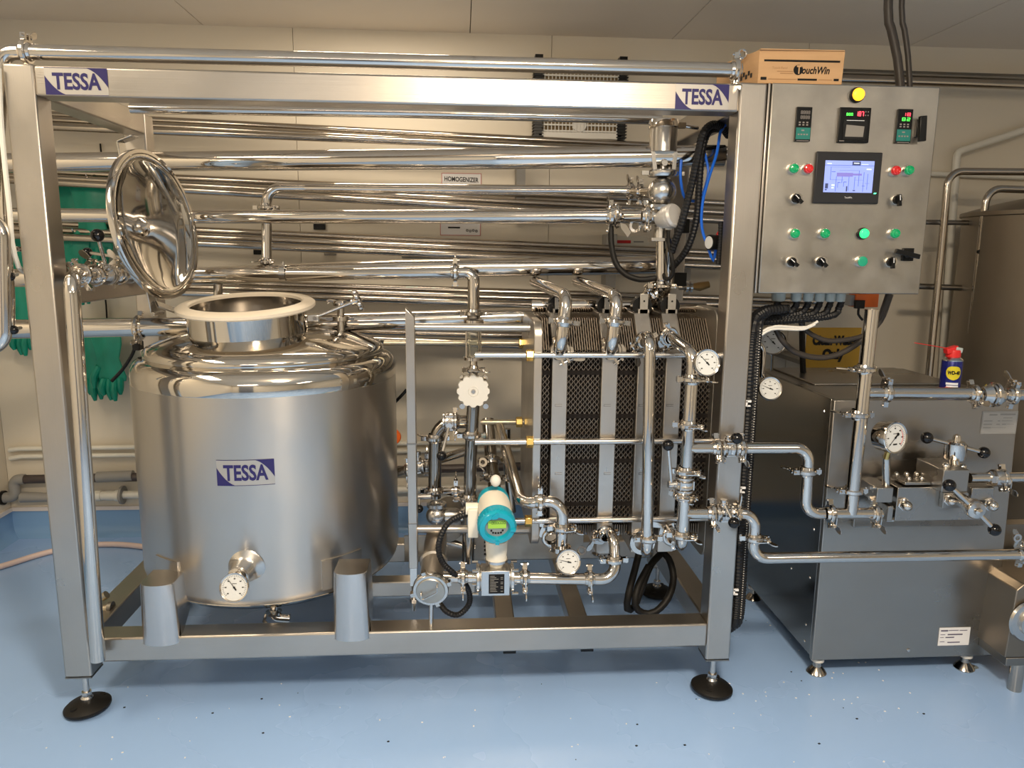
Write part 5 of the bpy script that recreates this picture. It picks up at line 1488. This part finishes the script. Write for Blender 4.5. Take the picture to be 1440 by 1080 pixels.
for k in range(7):
    g.obox(V((cx0, .012, zb_)) + sd * (.03 + k * .011) + sn_ * .0008 + UP * (.026 + .008 * (k % 2)), sd * .004, sn_ * .0003, UP * .006)
obj('side_print', g, M_ink, bxx)
# eye bolt on the post top and black conduits to the ceiling
eb = T('eye_bolt', 'steel lifting eye bolt on top of the right post beside the carton', 'eye bolt', P(1036, 108, .04))
ctr = P(1044, 76, .04)
obj('eye', MB().lathe([(.011 + .0045 * cos(t_ * pi / 4), .0045 * sin(t_ * pi / 4)) for t_ in range(8)], ctr, (.2, -1, 0), 24, closed=True), M_pol, eb)
obj('shank', MB().tube([ctr + V((-.005, 0, -.013)), P(1036, 112, .04)], .0065, 12), M_pol, eb)
for i, (pts, r) in enumerate((([(1268, 122, .12), (1262, 82, .12), (1253, 40, .12), (1249, 12, .12), (1247, -25, .12)], .0125), ([(1281, 122, .12), (1277, 80, .12), (1272, 42, .12), (1268, 10, .12), (1266, -22, .12)], .008))):
    solo('ceiling_conduit', 'black conduit rising from the cabinet top to the ceiling, %s' % ('the thicker left one' if i == 0 else 'the thinner right one'), 'conduit',
         MB().tube(spline([V((P(*pts[0]).x, .12, CZ1 + .001))] + [P(*q_) for q_ in pts[1:-1]] + [V((P(*pts[-1]).x, .12, H))], .03), r, 14), M_hose)
piping('upper steel wall pipe right of the carton', pp((1010, 96, 1.40), (1180, 102, 1.40), (1500, 112, 1.40)), .017, m=M_dark)
piping('lower steel wall pipe right of the carton', pp((1010, 105, 1.34), (1180, 111, 1.34), (1500, 122, 1.34)), .019, m=M_pold)

# cables below the cabinet
for i, (x, yb) in enumerate(((1094, 452), (1121, 449), (1137, 456), (1153, 455), (1168, 452), (1183, 448))):
    corr('black corrugated cable sweeping left from the %s gland under the cabinet' % ('first', 'second', 'third', 'fourth', 'fifth', 'sixth')[i],
         [P(x, 424, .10)] + [P(x - 3, 432, .10), P(x - 14 if i else x - 8, 440 + i * .8, .10), P(1075 + (x - 1095) * .35, 440 + i * 2.2, .10), P(1066, 441 + i * 2.6, .08), P(1057, 455 + i * 2, .05)], .0105, step=.005, n=8)
for i, pts in enumerate((((1063, 478), (1072, 466), (1090, 459), (1115, 460), (1135, 460), (1150, 452)), ((1066, 474), (1085, 463), (1110, 463), (1130, 463), (1146, 456)))):
    solo('white_cable', 'white cable curving under the cabinet, %s strand' % ('lower' if i else 'upper'), 'cable', MB().tube(spline([P(x, y, .06) for x, y in pts], .015), .0042, 8), M_white)
for i, pts in enumerate((((1250, 412), (1240, 440), (1225, 462), (1210, 480), (1180, 498), (1150, 503), (1118, 495), (1098, 476), (1088, 455)), ((1253, 414), (1238, 452), (1214, 472), (1180, 479), (1158, 478), (1135, 466), (1125, 452)))):
    solo('grey_hose', 'dark grey hose hanging in a bow behind the cabinet, %s' % ('the deeper one' if i == 0 else 'the shallower one'), 'hose', MB().tube(spline([P(x, y, .19) for x, y in pts], .02), .0092 if i == 0 else .008, 12), M_hose)
solo('black_hose', 'black upright hose behind the cabinet cables', 'hose', MB().tube(spline([P(1128, 446, .6), P(1128, 480, .6), P(1130, 540, .6)], .03), .011, 10), M_rub)
oa = T('orange_actuator', 'small orange valve actuator with black front hanging under the cabinet', 'actuator', P(1213, 432, .3))
obj('orange_case', MB().box(P(1203, 432, .24), P(1225, 412, .29)), M_org, oa, .002)
obj('grey_side', MB().box(P(1195, 430, .25), P(1203, 414, .29)), M_grey, oa, .002)
obj('black_clip', MB().box(P(1203, 434, .232), P(1214, 422, .245)), M_black, oa, .001)
obj('lead', MB().tube(spline([P(1208, 432, .235), P(1207, 442, .235), P(1213, 450, .235)], .01), .004, 8), M_black, oa)
# yellow sign
a = P(1132, 517, 1.1); b = P(1212, 461, 1.1)
ys = T('yellow_sign', 'yellow board painted with black letters Clean Water Only, behind the hanging hoses', 'sign', ((a.x + b.x) / 2, 1.1, a.z))
obj('board', MB().box((a.x, 1.1, a.z), (b.x, 1.11, b.z)), M_yel, ys)
W = b.x - a.x; Hh = b.z - a.z
text_mesh('Clean Water', V((a.x + W * .10, 1.0985, a.z + Hh * .56)), (1, 0, 0), UP, W * .84, Hh * .25, 'lettering', M_ink, ys, bold=.07)
text_mesh('Only', V((a.x + W * .30, 1.0985, a.z + Hh * .14)), (1, 0, 0), UP, W * .42, Hh * .34, 'lettering', M_ink, ys, bold=.07)
obj('rear_bracket', MB().box((a.x + .02, 1.11, a.z), (b.x - .02, Y1, a.z + .02)), M_dark, ys)
# gauges behind, and their pipe
piping('thin polished pipe with elbow behind the post conduits, carrying two dials', pp((1064, 480, .42), (1073, 490, .42), (1071, 530, .42)), .011, bend=.04)
dial('round dial thermometer low behind the right post', P(1083, 546.5, .15), (-.05, -.97, .25), .0375, stem_to=P(1074, 528, .42), needle=158)
dial('round dial gauge half hidden by the white cable', P(1087, 481, .45), (-.3, -.93, .1), .046, stem_to=P(1085, 520, .60), needle=135)

# ================================================================== HOMOGENIZER
HX0, HX1, HY0, HY1, HZ0, HZ1 = 1.166, 1.745, .10, .74, .062, .948
hg = T('homogenizer', 'brushed steel cased homogenizer with manifold block and hand wheels, right of the frame', 'machine', ((HX0 + HX1) / 2, .4, 0))
M_case = mat('homogenizer_case_steel', (.40, .37, .33), 1, .30, bump=.08, bscale=(2, 160, 160), cvar=.10, cscale=(1.5, 3, 3), rvar=.05)
hz_t = .88
cs_ = obj('front_panel', MB().prism([(HX0, HZ0), (HX1 + .055, HZ0), (HX1 + .03, HZ1), (HX0, HZ1)], (0, HY0, 0), (1, 0, 0), (0, 0, 1), (0, .02, 0)), M_case, hg, .003)
obj('side_panel', MB().box((HX0, HY0 + .02, HZ0 + .01), (HX0 + .012, HY1, HZ1)), mat('mirror_side_dark_reflection', (.30, .28, .25), 1, .14), hg, .002)  # base colour darkened to paint in the dark reflection on this side
obj('side_panel', MB().box((HX1 + .02, HY0 + .02, HZ0 + .01), (HX1 + .03, HY1, HZ1)), M_case, hg, .002)
obj('top_panel', MB().box((HX0 + .012, HY0 + .02, HZ1 - .006), (HX1 + .02, HY1, HZ1)), M_case, hg, .002)
obj('back_panel', MB().box((HX0 + .012, HY1 - .01, HZ0 + .01), (HX1 + .02, HY1, HZ1 - .006)), M_case, hg)
obj('base_tray', MB().box((HX0 + .01, HY0 + .02, HZ0 + .02), (HX1 + .03, HY1 - .01, HZ0 + .05)), M_black, hg)
obj('raised_lid', MB().box((HX0 + .06, HY0 + .26, HZ1), (HX1 - .02, HY1 - .02, HZ1 + .007)), M_case, hg, .003)
for (x, y) in ((HX0 + .035, HY0 + .03), (HX1 - .02, HY0 + .03), (HX0 + .03, HY1 - .06), (HX1, HY1 - .06)):
    f = obj('foot', MB().lathe([(.001, 0), (.031, 0), (.033, .004), (.026, .014), (.014, .026), (.013, .045), (.013, .07), (.001, .07)], (x, y, 0), UP, 28), M_pold, hg)
    obj('rubber_collar', MB().tube([(x, y, .046), (x, y, .056)], .022, 20), M_white, f)
g = MB()
p = P(1277, 914, HY0 - .001)
obj('screw_head', MB().lathe([(.001, .005), (.005, .004), (.007, 0)], P(1277, 914, HY0), FW, 14), M_cast, hg)
for (yy, zz) in ((.16, .10), (.16, .16), (.30, .30), (.16, .9), (.4, .3), (.16, .33), (.16, .5)):
    g.lathe([(.001, .003), (.004, .002), (.005, 0)], (HX0, yy, zz), LF, 8)
obj('side_screws', g, M_cast, hg)
obj('drain_spout', MB().tube([P(1340, 932, .20), P(1372, 944, .12)], .018, 16), M_brassd, hg)
# labels
a = P(1378, 610, HY0 - .001); b = P(1432, 578, HY0 - .001)
npl = obj('name_plate', MB().box((a.x, HY0 - .002, a.z), (b.x, HY0 - .0002, b.z)), M_silver, hg, label='engraved silver rating plate')
g = MB(); W = b.x - a.x; Hh = b.z - a.z
for (x0, x1, y_, t_) in ((.20, .42, .84, .035), (.50, .93, .86, .04), (.6, .85, .70, .015), (.06, .3, .57, .02), (.45, .52, .57, .02), (.56, .86, .57, .015), (.06, .3, .42, .02), (.42, .52, .42, .02), (.58, .7, .42, .02), (.72, .92, .42, .015), (.06, .28, .27, .02), (.3, .7, .27, .008)):
    g.box((a.x + W * x0, HY0 - .0024, a.z + Hh * (y_ - t_)), (a.x + W * x1, HY0 - .0018, a.z + Hh * (y_ + t_)))
for (x0, x1, z0, z1) in ((.015, .985, .03, .045), (.015, .985, .955, .97), (.015, .025, .03, .97), (.975, .985, .03, .97)):
    g.box((a.x + W * x0, HY0 - .0024, a.z + Hh * z0), (a.x + W * x1, HY0 - .0018, a.z + Hh * z1))
obj('engraving', g, M_grey, npl)
a = P(1318.5, 908, HY0 - .001); b = P(1365, 882, HY0 - .001)
lb = obj('paper_label', MB().box((a.x, HY0 - .0015, a.z), (b.x, HY0 - .0002, b.z)), M_paper, hg, label='white paper label with printed lines')
g = MB(); W = b.x - a.x; Hh = b.z - a.z
for (x0, x1, y_, t_) in ((.05, .28, .84, .04), (.3, .62, .85, .02), (.65, .9, .84, .02), (.05, .2, .62, .015), (.28, .76, .62, .035), (.22, .5, .46, .03), (.05, .16, .46, .015), (.05, .2, .22, .015), (.3, .7, .18, .03)):
    g.box((a.x + W * x0, HY0 - .002, a.z + Hh * (y_ - t_)), (a.x + W * x1, HY0 - .0012, a.z + Hh * (y_ + t_)))
obj('print', g, mat('violet_grey_ink', (.12, .11, .16), 0, .5), lb)
# manifold
M_blk = mat('machined_steel_block', (.38, .36, .33), 1, .27, bump=.04, bscale=(3, 120, 120), rvar=.04)
mf = T('valve_manifold', 'machined steel valve block with acorn nuts on the homogenizer front', 'manifold', P(1320, 745, .05))
def bxz(x0, y0_, x1, y1_, Yf, Yb, name, m=M_blk, parent=None, bev=.002):
    a = P(x0, y1_, Yf); b = P(x1, y0_, Yf)
    return obj(name, MB().box((a.x, Yf, a.z), (b.x, Yb, b.z)), m, parent or mf, bev)
bxz(1200, 672, 1392, 742, .085, HY0 - .0004, 'mounting_plate')
bxz(1258, 684, 1399, 733, -.03, .085, 'main_block')
bxz(1232, 686, 1257, 707, -.035, .07, 'inlet_block')
cbk = bxz(1324, 661, 1364, 692, -.075, .06, 'central_block')
bxz(1325, 692.5, 1363, 715, -.05, -.03, 'lower_block')
bxz(1365, 686, 1399, 704, -.045, -.03, 'outlet_block')
zbk = P(1258, 684, -.03).z
xa_, xb_ = P(1272, 684, -.02).x, P(1308, 684, -.02).x
obj('cover_strip', MB().box((xa_, -.022, zbk), (xb_, .055, zbk + .010)), M_blk, mf, .002)
for (fx_, Y) in ((.1, .04), (.5, .04), (.9, .04), (.25, -.005), (.75, -.005)):
    obj('cap_screw', MB().ball((xa_ + (xb_ - xa_) * fx_, Y, zbk + .016), .0085, 16, 10), M_pol, mf)
bxz(1247, 712, 1257, 733, -.03, .02, 'inlet_flange')
def acorn(px, py, Y, s=1.0, ax=FW):
    c = P(px, py, Y)
    obj('acorn_nut', MB().lathe([(.024 * s, 0), (.024 * s, .005 * s), (.020 * s, .007 * s), (.0205 * s, .016 * s)], c, ax, 6, ref=(1, 0, .3)).lathe([(.019 * s, .015 * s), (.018 * s, .024 * s), (.012 * s, .034 * s), (.001, .039 * s)], c, ax, 24), M_pol, mf)
acorn(1271, 709, -.03, .85); acorn(1391, 709, -.045, .85); acorn(1334, 703, -.05, .7)
for (x, y, Y) in ((1330, 656, -.045), (1353, 657, .0)):
    c = P(x, y, Y)
    obj('cap_screw', MB().ball(c, .0125 if y < 660 else .008, 16, 10), M_pol, mf)
for (x, y) in ((1222, 686), (1222, 700), (1227, 690), (1244, 716), (1246, 731)):
    obj('stud', MB().tube([P(x, y, -.01), P(x + 10, y, -.01)], .006, 10), M_pol, mf)
# upper hand wheel
st0 = P(1343, 662, -.01)
uw = T('hand_wheel', 'upper two-arm hand wheel with black balls, standing upright on the block', 'hand wheel', st0)
hz = P(1342, 645, -.01)
obj('stem', MB().tube([st0, hz], .0145, 24), M_pol, uw)
ht = P(1342, 621, -.01); hgt = (ht - hz).length
obj('hub', MB().lathe([(.001, 0), (.029, .0), (.031, .004), (.031, hgt - .006), (.024, hgt), (.001, hgt)], hz, UP, 40)
    .lathe([(.012, hgt), (.012, hgt + .01), (.009, hgt + .02), (.001, hgt + .024)], hz, UP, 20), M_pol, uw)
m_ = P(1342, 625.5, -.01)
for (x, y) in ((1303.5, 615.5), (1383.5, 636.5)):
    e = P(x, y, -.01)
    obj('arm', MB().tube([m_, e], .0065, 14), M_pol, uw)
    obj('ball_knob', MB().ball(e, .018, 28, 18), M_ball, uw)
lw = T('hand_wheel', 'lower two-arm hand wheel with black balls, facing the viewer', 'hand wheel', P(1371, 745, -.1))
hc2 = P(1371, 716, -.135); bs = P(1345, 698, -.04)
obj('boss', MB().tube([bs, hc2], .020, 28), M_pol, lw)
dd = (hc2 - bs).normalized()
obj('hub', MB().lathe([(.001, -.022), (.026, -.02), (.028, -.014), (.028, .006), (.024, .012), (.012, .014), (.010, .022), (.001, .026)], hc2, dd, 36), M_pol, lw)
for (x, y, Y) in ((1335, 682.5, -.13), (1398.5, 745, -.14)):
    e = P(x, y, Y)
    obj('arm', MB().tube([hc2, e], .0065, 14), M_pol, lw)
    obj('ball_knob', MB().ball(e, .018, 28, 18), M_ball, lw)
# pressure gauge
gn = V((.32, -.94, .10)).normalized()
gc = P(1258.5, 615.5, -.06)
pg = dial('liquid filled pressure gauge with red arc on a stem, homogenizer front', gc, gn, .0475, needle=222, name='pressure_gauge', depth=.055, red=True, cat='gauge')
s0 = P(1243.5, 685, -.0)
obj('stem_tube', MB().tube([V((s0.x, -.01, s0.z)), P(1246, 641, -.03)], .0115, 20), M_pol, pg)
obj('brass_neck', MB().tube([P(1246, 644, -.035), P(1249, 634, -.05)], .0085, 14), M_brass, pg)
# outlet piping
piping('polished outlet pipe with union leaving the block to the right', pp((1363, 672, -.02), (1470, 671, -.02)), .0155, [(P(1410, 672, -.02), RT, (0, -.3, -1))])
ou = T('pipe_union', 'hexagonal steel union on the homogenizer outlet pipe', 'fitting', P(1396, 673, -.02))
obj('nut', MB().lathe([(.016, -.014), (.021, -.014), (.021, .010), (.016, .010)], P(1396, 672, -.02), RT, 6, closed=True), M_cast, ou)
obj('collar', MB().lathe([(.016, -.02), (.026, -.02), (.028, .0), (.024, .012), (.016, .012)], P(1405, 672, -.02), RT, 24, closed=True), M_cast, ou)
# tall inlet column with open top, and its branch
tY = -.03
piping('tall open-topped polished pipe standing before the homogenizer', [P(1196, 722, tY - .01), P(1226.5, 436, tY)], .0195,
       [(P(1216, 519, tY), UP, (-1, -.5, 0)), (P(1207, 583, tY), UP, LF), (P(1198.5, 690, tY), UP, LF)])
t = T('pipe_mouth', 'open beaded mouth of the tall pipe', 'pipe end', P(1226.5, 437, tY))
obj('bead', MB().lathe([(.0175, -.002), (.0205, -.002), (.0205, .002), (.0175, .002)], P(1226.5, 436, tY), UP, 28, closed=True), M_pol, t)
obj('dark_bore', MB().lathe([(.001, -.001), (.0175, -.001), (.0175, .0005), (.001, .0005)], P(1226.5, 436, tY), UP, 24), M_dark, t)
piping('polished pipe running right above the homogenizer top edge', [P(1214, 552, tY), P(1372, 553, tY)], .0172,
       [(P(1247, 552, tY), RT, (0, -.1, 1)), (P(1369, 554, tY), RT, (0, -.5, -.8))])
piping('polished end pipe leaving the frame at the right, after the check valve', [P(1388, 555, tY), P(1480, 555, tY)], .0172, [(P(1424, 555, tY), RT, (0, -.2, 1))])
cvv = T('check_valve', 'conical steel check valve between two clamps at the right edge', 'valve', P(1397, 570, tY))
c = P(1396, 555, tY)
obj('body', MB().lathe([(.0175, -.036), (.022, -.034), (.030, -.012), (.034, -.010), (.034, -.002), (.037, .0), (.037, .010), (.033, .012), (.030, .02), (.022, .034), (.0175, .036)], c, RT, 36, closed=True), M_pol, cvv)
wn2 = T('wing_clamp', 'small clamp with open wing near the lower right pipe end', 'clamp', P(1432, 755, -.05))
obj('ring', MB().lathe([(.007, 0), (.013, 0), (.013, .004), (.007, .004)], P(1430, 756, -.07), FW, 18, closed=True), M_pol, wn2)
obj('arm', MB().bar(P(1427, 768, -.06), P(1430, 760, -.07), .008, .004), M_pol, wn2)
# spray can
sp = P(1335, 546, .16); sp.z = HZ1
can = T('spray_can', 'blue spray can lettered WD-40 with red cap, on the homogenizer', 'spray can', sp)
R = .0305; zt = P(1335, 507, .16).z; ht = zt - HZ1
obj('can_body', MB().lathe([(R - .002, 0), (R, .003), (R, ht), (R - .001, ht + .002)], sp, UP, 40), mat('deep_blue_can', (.012, .016, .16), .3, .25), can)
obj('shoulder', MB().lathe([(R, ht), (R + .001, ht + .003), (R - .003, ht + .007), (.018, ht + .014), (.017, ht + .02)], sp, UP, 36), M_cast, can)
rc = obj('red_cap', MB().lathe([(.019, ht + .010), (.022, ht + .012), (.022, ht + .032), (.021, ht + .036), (.001, ht + .037)], sp, UP, 28)
         .obox(sp + V((-.012, -.004, ht + .036)), (.018, 0, .006), (0, .012, 0), (-.002, 0, .008)), M_red, can, .002)
obj('grey_nozzle', MB().obox(sp + V((.008, -.008, ht + .036)), (.011, 0, -.002), (0, .010, 0), (.001, 0, .008)), M_ltg, can, .002)
obj('straw', MB().tube([sp + V((-.024, -.005, ht + .040)), P(1286, 482, .13)], .0013, 6), M_red, can)
def oncan(a_, b_, l): 
    t_ = (a_ - .014) / R
    return V((sp.x + sin(t_) * (R + l), sp.y - cos(t_) * (R + l), sp.z + b_))
mb = MB(); n = 16
for k in range(n + 1):
    q_ = -1 + 2 * k / n
    h_ = max(.05, (1 - abs(q_) ** 3.5)) ** .5
    mb.v += [oncan(.003 + .0215 * q_, ht * (.68 - .19 * h_ * (1 - .25 * abs(q_))), .0008), oncan(.003 + .0215 * q_, ht * (.70 + .17 * h_), .0008)]
mb.f = [[2 * k, 2 * k + 2, 2 * k + 3, 2 * k + 1] for k in range(n)]
obj('yellow_badge', mb, mat('badge_yellow', (.62, .52, .02), 0, .35), can)
text_mesh('WD-40', (0, 0, 0), (1, 0, 0), UP, .036, .013, 'lettering', M_ink, can, bold=.06, fn=lambda a_, b_: oncan(-.0145 + a_, ht * .64 + b_, .0016))
for (x0, x1, z0, z1, m, nm) in ((-.016, .020, .36, .42, M_paper, 'white_band'), (-.014, .021, .28, .34, M_paper, 'white_band'), (-.016, .006, .25, .30, M_red, 'red_band'), (-.012, .018, .12, .135, M_paper, 'white_line'), (-.012, .014, .05, .065, M_paper, 'white_line')):
    mb = MB()
    for k in range(7):
        a_ = x0 + (x1 - x0) * k / 6
        mb.v += [oncan(a_, ht * z0, .001), oncan(a_, ht * z1, .001)]
    mb.f = [[2 * k, 2 * k + 2, 2 * k + 3, 2 * k + 1] for k in range(6)]
    obj(nm, mb, m, can)
# ================================================================== RIGHT BACK: rack pipes, large vessel, small machine
piping('steel rack pipe with elbow, left upright of the two by the right wall', pp((1303, 560, 1.05), (1334, 241, 1.05), (1480, 242, 1.05)), .0155, m=M_pold, bend=.06)
piping('steel rack pipe with elbow, right upright of the two by the right wall', pp((1356, 560, 1.0), (1388, 265, 1.0), (1480, 268, 1.0)), .0155, m=M_pold, bend=.06)
piping('steel cross pipe on the right wall, upper', pp((1280, 312, 1.1), (1395, 314, 1.1)), .011, m=M_dark)
piping('steel cross pipe on the right wall, lower', pp((1280, 402, 1.1), (1380, 406, 1.1)), .013, m=M_dark)
piping('pale painted conduit rising diagonally on the right back wall', pp((1322, 560, 1.46), (1346, 214, 1.46), (1480, 170, 1.46)), .017, m=M_pvc, bend=.03)
piping('pale painted conduit lying level on the right back wall', pp((1300, 244, 1.49), (1500, 252, 1.49)), .012, m=M_pvc)
for i, (x, y, Y) in enumerate(((1370, 301, 1.5), (1378, 354, 1.0), (1362, 412, 1.1))):
    c = P(x, y, Y)
    solo('dark_stub', 'small dark round fitting by the rack pipes, %s of three' % ('top', 'middle', 'bottom')[i], 'fitting', MB().lathe([(.001, .012), (.014, .012), (.016, 0), (.001, -.02)], c, FW, 16), M_black)
bvx = P(1378, 420, .95).x + .42
bv = T('large_vessel', 'large dull brown steel vessel standing at the right edge behind the homogenizer', 'tank', (bvx, 1.0, 0))
zt = P(1400, 300, .75).z
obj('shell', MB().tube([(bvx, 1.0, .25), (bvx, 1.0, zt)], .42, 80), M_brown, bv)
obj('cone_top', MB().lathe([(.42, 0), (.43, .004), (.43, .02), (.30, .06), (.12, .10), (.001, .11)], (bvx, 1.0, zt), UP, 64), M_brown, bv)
obj('leg', MB().tube([(bvx - .3, .85, 0), (bvx - .3, .85, .26)], .03, 14), M_dark, bv)
obj('leg', MB().tube([(bvx + .3, .85, 0), (bvx + .3, .85, .26)], .03, 14), M_dark, bv)
obj('leg', MB().tube([(bvx, 1.35, 0), (bvx, 1.35, .26)], .03, 14), M_dark, bv)
a = P(1383, 250, 1.3)
# small machine at the lower right
sm = T('small_pump_unit', 'small steel pump unit with round flange on short legs, lower right corner', 'machine', P(1430, 960, .02))
x0 = P(1418, 925, -.03).x; zb_ = P(1412, 925, -.03).z; zt_ = P(1428, 822, -.03).z
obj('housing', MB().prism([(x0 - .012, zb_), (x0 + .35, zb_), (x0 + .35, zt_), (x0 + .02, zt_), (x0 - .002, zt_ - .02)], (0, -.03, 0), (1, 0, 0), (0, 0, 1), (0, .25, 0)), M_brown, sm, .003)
obj('side_rib', MB().box((x0 + .01, .25, zb_ + .05), (x0 + .30, .30, zt_ + .09)), M_dark, sm, .002)
fc = P(1446, 872, -.03)
obj('flange', MB().lathe([(.02, .0), (.066, .002), (.070, .008), (.066, .016), (.045, .018), (.044, .03), (.001, .034)], (fc.x, -.03, fc.z), FW, 44), M_cast, sm)
lx_ = P(1427, 962, .0).x
obj('leg', MB().tube([(lx_, .0, 0), (lx_, .0, zb_ - .02)], .021, 24), M_pold, sm)
obj('leg', MB().tube([(lx_ + .25, .0, 0), (lx_ + .25, .0, zb_ - .02)], .021, 24), M_pold, sm)
obj('foot_plate', MB().box((x0 - .005, -.03, zb_ - .03), (x0 + .32, .10, zb_ - .002)), M_dark, sm, .002)
